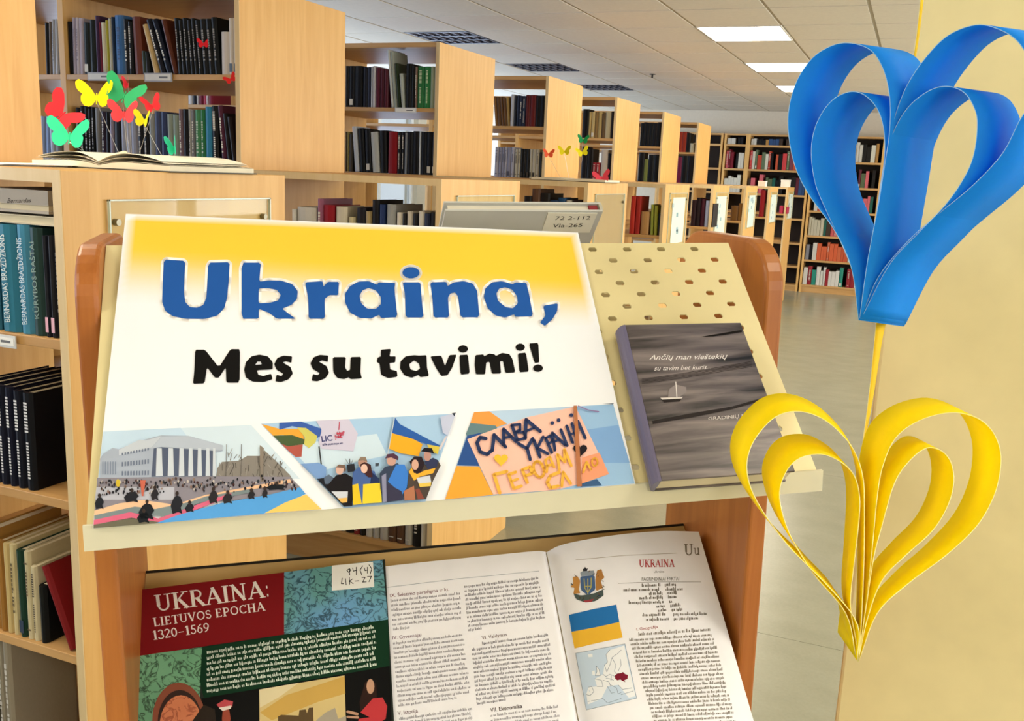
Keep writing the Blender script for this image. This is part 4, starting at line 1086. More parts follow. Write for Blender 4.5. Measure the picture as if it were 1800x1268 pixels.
# map of Europe
frame_ = [KB(120, 822), KB(445, 760), KB(522, 1118), KB(190, 1195)]
pr.poly(frame_, '#c6daf0', lift=1)
pr.poly([KB(345, 800), KB(440, 770), KB(515, 1105), KB(470, 1115), KB(400, 1030), KB(330, 1040), KB(290, 1120), KB(200, 1160), KB(190, 1090), KB(205, 1045), KB(260, 1040), KB(245, 990), KB(300, 960), KB(310, 900), KB(330, 880), KB(320, 830)], '#eef2f8', lift=2)
pr.poly([KB(255, 905), KB(275, 930), KB(282, 970), KB(250, 970), KB(260, 940)], '#eef2f8', lift=2); pr.poly([KB(228, 940), KB(245, 935), KB(248, 965), KB(230, 965)], '#eef2f8', lift=2)
pr.poly([KB(200, 828), KB(230, 825), KB(232, 845), KB(205, 848)], '#eef2f8', lift=2)
pr.stroke(frame_, .9, '#8c9cb0', True, 3)
for L in ([(345, 800), (320, 830), (330, 880), (310, 900), (325, 945), (345, 900), (360, 850), (385, 830)], [(360, 850), (385, 900), (375, 940), (390, 960)], [(300, 960), (320, 975), (345, 960), (380, 975)], [(245, 990), (290, 1000), (300, 1040), (260, 1040)], [(300, 1000), (340, 1010), (350, 1040)], [(205, 1045), (225, 1040), (240, 1075), (215, 1100), (192, 1095)],
          [(330, 1040), (355, 1085), (375, 1080)], [(350, 1030), (390, 1050), (400, 1090), (420, 1080)], [(400, 1030), (430, 1060), (490, 1050)], [(420, 1095), (500, 1070)], [(255, 905), (275, 930), (282, 970), (250, 970), (260, 940), (255, 905)], [(320, 985), (345, 990), (370, 1000)], [(355, 970), (352, 1005)], [(200, 1140), (300, 1120), (330, 1150), (420, 1120)], [(415, 860), (420, 900), (400, 940)], [(390, 830), (420, 800)]):
    pr.stroke([KB(*q) for q in L], .8, '#7f8fa6', lift=3)
pr.poly([KB(378, 968), KB(395, 955), KB(420, 952), KB(432, 945), KB(445, 958), KB(465, 965), KB(462, 990), KB(440, 1000), KB(448, 1012), KB(430, 1005), KB(415, 995), KB(395, 1000), KB(380, 990)], '#7c1830', lift=4)
# coat of arms
pr.poly([KB(*q) for q in chaikin([(150, 315), (245, 305), (250, 400), (200, 440), (155, 405)])], '#4a6690', lift=2)
for L in ([(175, 330), (180, 390), (200, 420), (222, 385), (222, 325)], [(200, 330), (200, 430)], [(180, 380), (222, 378)]): pr.stroke([KB(*q) for q in L], 1.5, '#b8b060', lift=3)
pr.poly([KB(*q) for q in chaikin([(100, 320), (130, 310), (150, 345), (140, 400), (150, 425), (105, 430), (112, 390), (85, 385), (105, 360)])], '#c08a48', lift=2)
pr.poly([KB(*q) for q in chaikin([(260, 275), (290, 265), (300, 300), (310, 320), (285, 345), (300, 390), (255, 410), (250, 340)])], '#b07c40', lift=2)
pr.poly([KB(*q) for q in chaikin([(105, 425), (155, 440), (245, 425), (300, 400), (305, 440), (250, 478), (180, 485), (125, 465)])], '#4c5a58', lift=2)
pr.poly([KB(*q) for q in [(170, 475), (240, 462), (225, 482), (185, 486)]], '#a04048', lift=3)
pr.poly([KB(*q) for q in [(150, 290), (165, 280), (240, 275), (245, 305), (155, 312)]], '#8d98a4', lift=2)
pr.poly([KB(*q) for q in [(165, 262), (175, 265), (182, 250), (190, 264), (200, 260), (195, 278), (170, 280)]], '#22242c', lift=3)
for _ in range(26):
    a_ = rnd.random()*6.28; x = 200+100*math.cos(a_); y = 375+90*math.sin(a_)
    pr.stroke([KB(x, y), KB(x+rnd.uniform(-14, 14), y+rnd.uniform(-14, 14))], 1.1, rnd.choice(['#3a3426', '#4a4030', '#2c3a50', '#6a4a2a']), lift=4)
pr.build('page_print', en)

# ------------------------------------------------------------------ grey book resting on the rear tray, its head rising above the stand
RW = -SN*math.sin(0)  # unused helper axis
r_v = -SN*ct+SZ*st_                 # up the rear tray
r_w = SN*st_+SZ*ct                  # out of the rear tray (away from the viewer)
r_o = SP(0, .49, 0)
g0, g1 = .312, .486
gt = thing('grey_hardcover_book', SP((g0+g1)/2, .50, .0)+r_w*.002, 'pale grey book with paper label, rising behind the stand top', 'book')
def gbox(nm, s0, s1, v0, v1, w0, w1, m, par=gt):
    V = [r_o+SU*s+r_v*v+r_w*w for w in (w0, w1) for v in (v0, v1) for s in (s0, s1)]
    o = mk(nm, V, [(0, 1, 3, 2), (4, 6, 7, 5), (0, 4, 5, 1), (2, 3, 7, 6), (0, 2, 6, 4), (1, 5, 7, 3)], m, par)
    return o
GV0, GV1 = .004, .304
gbox('back_cover', g0, g1, GV0, GV1, .0016, .0040, mat('#c6c8c6', .4))
gbox('front_cover', g0, g1, GV0, GV1, .0125, .0148, mat('#c6c8c6', .4))
gbox('spine', g1-.0025, g1+.001, GV0, GV1, .0040, .0125, mat('#b9b6a8', .4))
gbox('page_block', g0+.004, g1-.003, GV0+.004, GV1-.004, .0040, .0125, mat('#dcd6c6', .7))
gbox('headband', g1-.014, g1-.004, GV1-.005, GV1-.002, .0045, .0120, mat('#8a2a34', .7))
lb = gbox('paper_label', g0+.112, g0+.168, GV1-.034, GV1-.002, .0006, .0015, mat('#eceade', .6))
pr = Print(lambda x, y, h: r_o+SU*(g0+x)+r_v*(GV1-y)+r_w*(.0006-h), .00008)
put_text(pr, '72 2-112', (.122, .013), (.162, .012), .006, '#4a4a48', up=(0, -1))
put_text(pr, 'Vla-265', (.122, .025), (.156, .024), .006, '#4a4a48', up=(0, -1))
pr.build('label_print', gt)
# ================================================================== SHELF BOOKS
def _unit_meshes():
    # cover: rounded spine at y=0, two boards running back; x -.5.. .5, y 0..1, z 0..1
    out = [(-.5, 1), (-.5, .05), (-.3, .012), (0, 0), (.3, .012), (.5, .05), (.5, 1)]
    inn = [(.43, 1), (.43, .07), (-.43, .07), (-.43, 1)]
    loop = out+inn; n_ = len(loop)
    V = [(x, y, 0) for x, y in loop]+[(x, y, 1) for x, y in loop]
    Fc = [tuple(range(n_))[::-1], tuple(range(n_, 2*n_))]+[(i, (i+1) % n_, n_+(i+1) % n_, n_+i) for i in range(n_)]
    c = bpy.data.meshes.new('book_cover'); c.from_pydata(V, [], Fc); c.materials.append(M_BLACK); c.update()
    v, f = box_vf((-.43, .07, .012), (.43, .965, .985))
    p = bpy.data.meshes.new('book_pages'); p.from_pydata(v, [], f); p.materials.append(M_PAGES); p.update()
    marks = []
    for kind in range(4):
        V = []; Fc = []
        rr = random.Random(kind)
        def q(x0, x1, z0, z1):
            k = len(V); y = -.006
            V.extend([(x0, y, z0), (x1, y, z0), (x1, y, z1), (x0, y, z1)]); Fc.append((k, k+1, k+2, k+3))
        if kind == 0:      # title running up the spine
            z = .25
            while z < .8:
                h = rr.choice((.02, .03, .035)); q(-.16, .16*rr.choice((.5, 1, 1)), z, z+h); z += h+.012+(.03 if rr.random() < .2 else 0)
        elif kind == 1:    # two rules and a short title
            q(-.27, .27, .86, .88); q(-.27, .27, .1, .12)
            z = .5
            while z < .78: q(-.14, .14, z, z+.022); z += .036
        elif kind == 2:    # shelf label low on the spine
            q(-.29, .29, .05, .2)
        else:              # author and title
            z = .12
            while z < .5: q(-.12, .13, z, z+.018); z += .03
            z = .6
            while z < .9: q(-.18, .18, z, z+.02); z += .032
        m_ = bpy.data.meshes.new('spine_print'); m_.from_pydata(V, [], Fc); m_.materials.append(M_BLACK); m_.update()
        marks.append(m_)
    return c, p, marks
BK_COVER, BK_PAGES, BK_MARKS = _unit_meshes()
CNAMES = [('black', '#141418'), ('navy', '#1d2850'), ('dark blue', '#24468c'), ('blue', '#3a78b8'), ('pale blue', '#a9bede'), ('teal', '#2f7f90'), ('dark green', '#1c4030'), ('green', '#2f8a52'),
          ('olive', '#a8a238'), ('grey-green', '#8c9a88'), ('grey', '#8e9096'), ('pale grey', '#c6c8cc'), ('white', '#eeeef0'), ('cream', '#e4d3a4'), ('tan', '#b78e58'), ('brown', '#6c3c24'),
          ('maroon', '#641c2c'), ('red', '#b4202a'), ('orange-red', '#cc4a30'), ('pink', '#d86a8c'), ('purple', '#4a2450'), ('lavender', '#b2aac8'), ('yellow', '#d8c040'), ('orange', '#d8783a'), ('mauve', '#8a6478'), ('slate blue', '#5a6492')]
def cname(h):
    c = np.array(lin(h)[:3])**(1/2.2)
    return min(CNAMES, key=lambda q: np.sum((np.array(lin(q[1])[:3])**(1/2.2)-c)**2))[0]
def deep(col):
    l = np.array(lin(col)[:3]); y = l @ np.array([.2, .7, .1])
    l = l*(.45 if y < .03 else .7 if y < .12 else .85)
    s = [12.92*c if c <= .0031308 else 1.055*c**(1/2.4)-.055 for c in l]
    return '#%02x%02x%02x' % tuple(int(round(max(0, min(1, c))*255)) for c in s)
def place_book(X, Yf, z, w, d, h, col, lean, label, group, mark=None, mcol='#d8d4c8', name='book', flip=False):
    t = thing(name, (X, Yf, z+abs(math.sin(lean))*w/2), label, 'book', group)
    t.scale = (w, d, h)
    t.rotation_euler = (0, lean, 0)
    def part(nm, me, m):
        o = bpy.data.objects.new(nm, me); COL.objects.link(o); o.parent = t
        o.material_slots[0].link = 'OBJECT'; o.material_slots[0].material = m
        return o
    part('cover', BK_COVER, mat(deep(col), .5, .2))
    part('pages', BK_PAGES, M_PAGES)
    if mark is not None: part('spine_print', BK_MARKS[mark], mat(mcol, .5))['kind'] = 'stuff'
    return t
def shelf_books(Yf, z, items, place, group, depth=.16, rnd=None, setback=.015, start=0):
    """items: (x left, x right at the foot, y of the top, colour, [dx of the top], [mark], [mark colour]) in photo pixels"""
    rnd = rnd or random.Random(1)
    Yb = Yf+setback
    cnt = {}
    names = [cname(it[3]) for it in items]
    X_first = shelf_px_x(items[0][0], Yb, z)
    prev = None
    for pb in (XT-UNIT, XT, XP):
        if -.03 <= X_first-pb < .06 and Yf < 13: prev = (pb-.01, .02, 0., 9.)
    for i, it in enumerate(items):
        xa, xb, yt, col = it[:4]
        dx = it[4] if len(it) > 4 and it[4] is not None else 0
        mk_ = it[5] if len(it) > 5 else None
        mc = it[6] if len(it) > 6 else '#d8d4c8'
        Xa, Xb = shelf_px_x(xa, Yb, z), shelf_px_x(xb, Yb, z)
        xm = (xa+xb)/2+dx
        top = onY((xm, yt), Yb)
        h = max(.05, top[2]-z)
        for pa, pb in ((XT-TH, XT), (XT-UNIT-.03, XT-UNIT), (XP-TH, XP)):
            if Xa < pb+.001 and Xb > pa-.001 and Yf < 13:
                if (Xa+Xb)/2 > (pa+pb)/2: Xa, Xb = pb+.001, max(Xb, pb+.006)
                else: Xa, Xb = min(Xa, pa-.006), pa-.001
        Xc = (Xa+Xb)/2
        lean = math.atan2(top[0]-Xc, h)
        if dx and prev is not None:          # a leaning book rests against its neighbour, never inside it
            hm = min(h, prev[3])
            lim = prev[0]+math.tan(prev[2])*hm+prev[1]/2+.0006
            lean = max(lean, math.atan2(lim+(Xb-Xa)*.485-Xc, hm))
        # vertical books differ a hair in tilt only when the photo shows them leaning
        if dx == 0: lean = 0.
        w = max(.004, (Xb-Xa)*.97)
        prev = (Xc, w, lean, h)
        hh = h/math.cos(lean)
        nm = names[i]
        form = 'leaning ' if abs(lean) > .06 else ('thick ' if w > .045 else ('thin ' if w < .012 else ''))
        lab = '%s %sbook, %s from left on %s' % (nm, form, ORD[i+start], place)
        place_book(Xc, Yb, z+.0008, w*math.cos(lean), depth*rnd.uniform(.85, 1.05), hh, col, lean, lab, group, mk_, mc)
Y1, Y2, Y3, Y4, Y5, Y6 = [Y0+k*DY for k in range(1, 7)]
def run(xa, xb, n, yt, cols, dx=0, rnd=random.Random(2), jit=3, marks=(None, 0, 0, 1, 3), mcol='#c8c4bc'):
    out = []; xs = [xa]
    for i in range(n): xs.append(xs[-1]+(1+rnd.uniform(-.25, .25)))
    s = (xb-xa)/(xs[-1]-xs[0])
    for i in range(n):
        out.append((xa+(xs[i]-xa)*s, xa+(xs[i+1]-xa)*s, yt+rnd.uniform(-jit, jit), rnd.choice(cols), dx, rnd.choice(marks), mcol))
    return out
BLK = ['#0f0f12', '#141318', '#101418', '#17131a']
# -- tall bookcase behind the butterflies, upper shelf
up1 = [(118, 128, 38, '#15141c', -4), (128, 134, 31, '#b9aec0', -3, 0, '#8a8294'), (134, 140, 31, '#cfc6d2', -3, 0, '#8a8294'), (140, 147, 32, '#c2b8ca', -3), (147, 158, 40, '#18241e', -8, 2), (158, 168, 35, '#16231e', -12),
       (169, 176, 28, '#4a2a52', -13), (177, 180, 40, '#8a2a48', -13), (180, 188, 40, '#dcd4b8', -13), (188, 193, 36, '#b4ac38', -12), (193, 198, 33, '#d0ccbc', -10), (198, 203, 30, '#1c3454', -9), (203, 219, 27, '#3f74b0', -8, 0, '#2a4a78'),
       (219, 227, 34, '#14141c', -7, 0), (227, 234, 38, '#16161e', -6, 3), (236, 250, 30, '#7c3c2a', -10, None), (250, 256, 90, '#3c4a44', -6), (256, 262, 92, '#2a2c34', -6)]
up1 += [(269, 278, 45, '#d8b880', -28), (281, 290, 36, '#141428', -27, 0), (292, 301, 36, '#16203e', -27, 0), (303, 311, 36, '#6a3422', -22, None)]
up1 += run(312, 386, 9, 34, BLK, -8, random.Random(4), 3, (0, 0, 0, 3), '#8a8680')
up1 += [(388, 402, 56, '#d8d2d0', 0), (402, 410, 32, '#dcd6ce', 0, 2, '#5a6e86'), (410, 418, 32, '#d6d0c8', 0, 2, '#5a6e86')]
G1 = 'books on the upper shelf behind the butterflies'
shelf_books(Y1, MID_Z, up1, 'the upper shelf behind the butterflies', G1)
dn1 = run(134, 167, 5, 188, BLK, -3, random.Random(6), 5, (0, 3, 0), '#c0bcb8')+[(168, 178, 190, '#8c8a86', -4), (178, 186, 196, '#3a2a48', -2, 0), (186, 193, 198, '#16141c', -2), (193, 200, 200, '#a49ab4', -2), (200, 213, 206, '#141218', -2)]
dn1 += [(213, 223, 202, '#b4b8cc', 0), (223, 230, 200, '#c4c6d8', 0), (230, 242, 200, '#a8acc0', 0, 2), (242, 252, 206, '#12182a', 0, 3), (252, 262, 206, '#101624', 0, 3), (262, 272, 200, '#a2a6a4', 0, 2), (272, 283, 196, '#4c567c', 0), (283, 294, 197, '#3c4a78', 0),
        (294, 304, 201, '#9aa69a', 0), (304, 315, 202, '#8a988c', 0), (315, 322, 192, '#7c6470', 0, 0), (322, 332, 192, '#121016', 0), (332, 337, 192, '#b8b8b6', 0, 0, '#5a5a5a'), (337, 343, 194, '#74747a', 0, 0), (343, 353, 193, '#4a9060', 0, 0, '#b8c8b8'), (353, 361, 193, '#2a7a4a', 0, 0, '#b8c8b8'), (361, 372, 188, '#2f86b0', 0),
        (373, 384, 186, '#141016', -10, 3), (390, 398, 186, '#5a2440', -18, 0), (400, 407, 200, '#1a1216', -18), (409, 416, 206, '#2a1a20', -16, None)]
G2 = 'books on the shelf level with the butterflies'
shelf_books(Y1, H1, dn1, 'the shelf level with the butterflies', G2)
# -- its next unit, seen left of the divider
lu = [(80, 86, 40, '#121216', -3), (86, 91, 38, '#7a6a5c', -2), (91, 97, 34, '#b8bac2', -2, 0, '#8a8c94'), (97, 103, 34, '#c6c8d0', -2), (103, 107, 42, '#222c54', -2)]
shelf_books(Y1, MID_Z, lu, 'upper shelf left of the grey divider', 'books left of the divider')
ll = [(70, 80, 205, '#9aaccc', -1), (80, 88, 205, '#8ea6d2', -1), (88, 97, 190, '#c8d4ea', 0), (97, 108, 210, '#8a9094', 0)]
shelf_books(Y1, H1, ll, 'lower shelf left of the grey divider', 'books left of the divider')
# -- second tall bookcase
up2 = [(606, 612, 116, '#10121a', 0), (612, 622, 116, '#141620', 0, 2), (622, 636, 116, '#12141c', 0), (637, 645, 118, '#1c2236', 0), (645, 651, 118, '#2a3048', 0), (651, 654, 117, '#c8ccd8', 0), (654, 659, 116, '#d8d8de', 0), (659, 667, 119, '#6a2038', 0), (667, 674, 121, '#5c1c30', 0), (674, 681, 122, '#641e30', 0)]
up2 += [(687, 692, 88, '#d8dcda', -11), (692, 698, 92, '#a8b0a8', -10), (698, 704, 112, '#2c3c20', -6), (705, 711, 130, '#c0c8c0', -4), (712, 722, 112, '#101216', 0), (722, 728, 116, '#14161a', 0), (728, 732, 118, '#8c7060', 0, 0), (732, 744, 117, '#2c7c44', 0, 3, '#c8d8b0'), (744, 755, 117, '#2f8a4a', 0, 3, '#c8d8b0'), (755, 762, 117, '#a8b8a4', 0), (762, 768, 117, '#c4ccc4', 0)]
shelf_books(Y2, MID_Z, up2, 'upper shelf of the second tall bookcase', 'books on the second tall bookcase')
dn2 = [(606, 609, 232, '#5a4a30', 0), (609, 613, 232, '#8c7c40', 0), (613, 618, 236, '#4a4034', 0), (623, 631, 223, '#cfd4dc', -6), (632, 642, 226, '#101218', -4), (642, 652, 228, '#12141a', -2, 2), (654, 667, 233, '#c8cac4', -4), (668, 680, 230, '#101014', -2), (681, 697, 232, '#a81824', 0), (697, 704, 232, '#141620', 0, 3), (704, 710, 232, '#161a28', 0, 3), (710, 714, 234, '#8a909a', 0), (714, 724, 232, '#101218', 0), (724, 735, 231, '#12141c', 0), (735, 738, 231, '#c6ccd6', 0), (738, 748, 232, '#101626', 0), (748, 758, 232, '#121a2c', 0, 2), (758, 768, 232, '#141c30', 0, 2)]
shelf_books(Y2, H1, dn2, 'lower shelf of the second tall bookcase', 'books on the second tall bookcase')
# books of the same case glimpsed through the shelf in front
shelf_books(Y2, MID_Z, [(330, 338, 120, '#e4e6ea', 0), (338, 345, 120, '#1c1c30', 0), (345, 349, 120, '#e0e0e4', 0), (349, 357, 120, '#8a2440', 0), (357, 362, 120, '#d0506a', 0), (362, 366, 120, '#e0d8dc', 0), (366, 374, 120, '#a02a44', 0)], 'the back row glimpsed above green books', 'books glimpsed through the shelves')
# -- third, fourth, fifth and sixth tall bookcases
R3 = random.Random(8)
up3 = run(870, 896, 5, 171, ['#a8884c', '#8a6030', '#c0a468', '#74502c'], -3, R3, 2, (None,))+[(896, 902, 166, '#c4c8d4', 0)]+run(902, 922, 4, 168, ['#1c2234', '#24304c', '#161c2c'], 0, R3, 2)+[(922, 930, 167, '#6a1c1c', 0), (930, 940, 167, '#781f1e', 0), (940, 948, 168, '#1a1418', 0), (948, 957, 168, '#16121a', 0)]
shelf_books(Y3, MID_Z, up3, 'upper shelf of the third tall bookcase', 'books on the third tall bookcase')
dn3 = run(868, 902, 6, 259, ['#a4a4b4', '#9494a8', '#b4b4c4'], 0, R3, 1, (1, 1, 2), '#4a4a58')+run(903, 946, 8, 262, ['#c4bca8', '#2a2620', '#b4ac98'], 0, R3, 1, (2, 1), '#3a3630')+[(946, 955, 268, '#3a3830', 0)]
shelf_books(Y3, H1, dn3, 'lower shelf of the third tall bookcase', 'books on the third tall bookcase')
up4 = [(1022, 1033, 192, '#14100e', 0)]+run(1033, 1056, 4, 197, ['#b49a60', '#c4ac74', '#8a6c3c'], 0, R3, 1, (None, 2))+[(1056, 1062, 200, '#6c5434', 0), (1062, 1072, 196, '#c0b490', 0), (1072, 1079, 196, '#241a14', 0)]
shelf_books(Y4, MID_Z, up4, 'upper shelf of the fourth tall bookcase', 'books on the fourth tall bookcase')
dn4 = [(1020, 1030, 258, '#18141a', 0), (1030, 1040, 262, '#1c1614', 0), (1040, 1046, 286, '#a01e28', 0, 1), (1046, 1053, 286, '#a82028', 0, 1), (1054, 1066, 263, '#c8bcae', 0), (1066, 1076, 270, '#17131a', 0)]
shelf_books(Y4, H1, dn4, 'lower shelf of the fourth tall bookcase', 'books on the fourth tall bookcase')
shelf_books(Y5, MID_Z, run(1124, 1160, 6, 216, BLK, 0, R3, 1, (None,)), 'upper shelf of the fifth tall bookcase', 'books on the fifth tall bookcase')
shelf_books(Y5, H1, [(1120, 1130, 268, '#16161a', 0), (1130, 1137, 280, '#7a8040', 0), (1137, 1147, 272, '#14181e', 0), (1147, 1156, 272, '#1a1c20', 0)], 'lower shelf of the fifth tall bookcase', 'books on the fifth tall bookcase')
shelf_books(Y6, MID_Z, [(1192, 1198, 232, '#b0381c', 0), (1198, 1205, 232, '#a8341c', 0), (1205, 1212, 234, '#141012', 0), (1212, 1219, 252, '#c0bca4', 0)], 'upper shelf of the sixth tall bookcase', 'books on the sixth tall bookcase')
shelf_books(Y6, H1, [(1188, 1196, 276, '#7c1c48', 0), (1196, 1206, 274, '#121218', 0), (1206, 1217, 274, '#16141c', 0)], 'lower shelf of the sixth tall bookcase', 'books on the sixth tall bookcase')
# -- low bookcases, top compartment (shelf at LOW_Z[0]), between the end panels
lo1 = [(512, 519, 368, '#d8d4cc', 0), (520, 554, 365, '#d2cec6', 0, None), (556, 566, 350, '#a0607c', 0, 0), (566, 586, 361, '#a81c2c', 0), (588, 608, 364, '#d8d0bc', 0), (610, 622, 382, '#cabc94', 0), (624, 640, 366, '#2a2430', 0), (640, 650, 372, '#a89468', 0), (651, 664, 352, '#1c1c22', 0), (664, 674, 360, '#243a72', 0), (676, 692, 360, '#9ea0a2', 0), (694, 704, 374, '#e0d8cc', 0), (704, 712, 376, '#2a2a30', 0), (712, 722, 372, '#d2cabc', 0), (722, 732, 376, '#26262c', 0), (732, 742, 372, '#dcd8d0', 0), (742, 752, 376, '#2e3a5a', 0), (752, 766, 374, '#24221e', 0)]
shelf_books(Y1, LOW_Z[0], lo1, 'the low shelf just above the poster', 'books on the low shelf above the poster', depth=.2)
# the same low bookcase, lowest shelf, under the stand's upper tray
lob = run(578, 748, 13, 868, ['#d8d2c4', '#2c2622', '#6a4a34', '#c8c4bc', '#3a4a3c', '#8c2a2a', '#b8b4ac', '#201c1a'], 0, random.Random(12), 12, (None, 0, 1))
shelf_books(Y1, LOW_Z[3], lob, 'the lowest shelf seen under the poster tray', 'books on the lowest shelf under the tray', depth=.2)
shelf_books(Y2, LOW_Z[0], [(917, 930, 345, '#2a2018', 0), (930, 945, 332, '#6c4a34', 0), (945, 962, 340, '#231a14', 0), (962, 976, 352, '#1f3e66', 0), (976, 990, 348, '#24507c', 0), (990, 1000, 352, '#c8c0b0', 0), (1000, 1020, 352, '#3c2618', 0), (1020, 1030, 348, '#7a5a40', 0)], 'low shelf behind the grey book', 'books on the second low bookcase', depth=.2)
shelf_books(Y3, LOW_Z[0], [(1105, 1114, 345, '#c2301e', 0), (1114, 1123, 345, '#b82a1c', 0), (1124, 1139, 372, '#c09058', 0), (1142, 1147, 360, '#9ca03c', 2), (1148, 1154, 362, '#a8a83c', 2), (1155, 1166, 376, '#241c16', 0)], 'low shelf with the bright red folders', 'books on the fourth low bookcase', depth=.2)
shelf_books(Y4, LOW_Z[0], [(1213, 1221, 352, '#3a1a1e', 0), (1221, 1229, 348, '#2a1418', 0), (1229, 1236, 350, '#581a30', 0), (1237, 1247, 353, '#aab4d4', 0), (1247, 1252, 358, '#1c1420', 0)], 'low shelf with a pale blue book', 'books on the fifth low bookcase', depth=.2)
shelf_books(Y5, LOW_Z[0], [(1283, 1296, 362, '#7c5424', 0), (1296, 1308, 358, '#8a5e28', 0)], 'low shelf of the sixth low bookcase', 'books on far low bookcases', depth=.2)
shelf_books(Y6, LOW_Z[0], [(1333, 1342, 334, '#a82026', 0), (1342, 1352, 358, '#5c5220', 0)], 'low shelf of the seventh low bookcase', 'books on far low bookcases', depth=.2)
shelf_books(Y0+7*DY, LOW_Z[0], [(1369, 1376, 362, '#c83a5c', 0), (1376, 1383, 364, '#b83454', 0)], 'low shelf of the last low bookcase', 'books on far low bookcases', depth=.2)
# -- nearest low bookcase at the left edge
def near_books(z, items, place, group, depth, setback=.012): shelf_books(Y0, z, items, place, group, depth, random.Random(3), setback)
near_books(LOW_Z[0], [(-26, -2, 392, '#2c6a86', 0), (0, 33, 396, '#2f7c98', 0), (35, 56, 397, '#4a94b8', 0), (57, 78, 402, '#2c4a48', 0), (80, 89, 416, '#2a2c3e', 0, 2, '#e8b0c4'), (90, 100, 416, '#26242e', 0, 2, '#e8b8c8'), (102, 111, 408, '#c8c4be', 0, 0, '#7c7a78'), (112, 118, 412, '#d4d0c8', 0)],
           'upper shelf of the nearest bookcase', 'books on the nearest low bookcase', .2)
near_books(LOW_Z[1], [(-30, -17, 672, '#141c3c', 0, 3, '#e4e4e8'), (-16, -1, 676, '#141c3c', 0, 3, '#e4e4e8'), (0, 14, 681, '#131a38', 0, 3, '#e4e4e8'), (15, 28, 684, '#12183a', 0, 3, '#e4e4e8'), (29, 44, 690, '#101630', 0, 3, '#e4e4e8'), (45, 62, 694, '#0e1222', 0, 3, '#e4e4e8')],
           'second shelf of the nearest bookcase', 'dark volumes on the nearest low bookcase', .2)
near_books(LOW_Z[2], [(-20, -2, 935, '#b88a48', 0), (0, 11, 956, '#a87838', 0), (12, 22, 960, '#d8c088', 0), (23, 33, 962, '#e0d0a0', 0, 0, '#6a5a3c'), (34, 46, 972, '#1e4436', 0, 2, '#2a3a54'), (48, 58, 974, '#d8cca8', 0, 1, '#5a4a34'), (59, 68, 1000, '#e4d8b4', 0, 3, '#4a4034'), (70, 82, 1034, '#12181a', 0), (119, 130, 1000, '#8e1a20', -50, None)],
           'third shelf of the nearest bookcase', 'old volumes on the nearest low bookcase', .2)
near_books(LOW_Z[3], run(-40, 28, 6, 1130, ['#8c8478', '#5a5248', '#3c3834', '#a09888'], 0, random.Random(5), 8), 'lowest shelf of the nearest bookcase', 'books low in the nearest bookcase', .2)
# spine lettering on the two teal volumes, running up the spine
def spine_text(px0, px1, txt, hexc, capw, Yp, parent_label):
    pr = Print(lambda x, y, h: onY((x, y), Yp)-np.array([0, h+.0012, 0]), .0001)
    put_text(pr, txt, px0, px1, capw, hexc)
    for o in scene.objects:
        if o.get('label') == parent_label: break
    # keep the lettering a part of its own volume: build in the book's scaled local frame
    inv = (Matrix.LocRotScale(o.location, o.rotation_euler, o.scale)).inverted()
    V = [tuple(inv @ Vector(tuple(v))) for v in pr.mb.v]
    me = bpy.data.meshes.new('spine_title'); me.from_pydata(V, [], pr.mb.f); me.materials.append(pr.mb.m[0]); me.update()
    c = bpy.data.objects.new('spine_title', me); COL.objects.link(c); c.parent = o
bpy.context.view_layer.update()
tl = [o['label'] for o in scene.objects if o.get('group') == 'books on the nearest low bookcase']
spine_text((19, 566), (8, 412), 'BERNARDAS BRAZDŽIONIS', '#dfe9ea', 10, Y0+.012, tl[1])
spine_text((49, 570), (38, 418), 'BERNARDAS BRAZDŽIONIS', '#d4e4ee', 9, Y0+.012, tl[2])
spine_text((70, 560), (60, 425), 'KŪRYBOS RAŠTAI', '#8fa8a0', 8, Y0+.012, tl[3])
# two volumes lying flat on top of the teal ones, a white label holder on the shelf edge
for (xa, xb, ya, yb, col, lab, txt) in ((-40, 96, 378, 394, '#d8cdb4', 'cream book lying flat on the teal books, lower of two', None), (-40, 86, 333, 374, '#b9aea0', 'grey boxed book lying flat on the teal books, upper of two', 'Bernardas')):
    z0_ = onY((40, yb), Y0+.02)[2]; z1_ = onY((40, ya), Y0+.02)[2]
    Xa, Xb = onY((xa, 380), Y0+.02)[0], onY((xb, 380), Y0+.02)[0]
    t = thing('flat_book', ((Xa+Xb)/2, Y0+.1, z0_), lab, 'book')
    box('cover', (Xa, Y0+.02, z0_), (Xb, Y0+.19, z0_+(z1_-z0_)*.12), mat(col), t)
    box('cover', (Xa, Y0+.02, z0_+(z1_-z0_)*.36 if txt else z1_-.002), (Xb, Y0+.19, z1_), mat(col), t)
    box('page_block', (Xa+.004, Y0+.024, z0_+(z1_-z0_)*.12), (Xb-.004, Y0+.186, z0_+(z1_-z0_)*.36 if txt else z1_-.002), M_PAGES, t)
    if txt:
        pr = Print(lambda x, y, h: onY((x, y), Y0+.02)-np.array([0, h, 0]), .0002)
        put_text(pr, txt, (13, 357), (55, 356), 8, '#3a322c', shear=.3)
        pr.build('title_print', t)
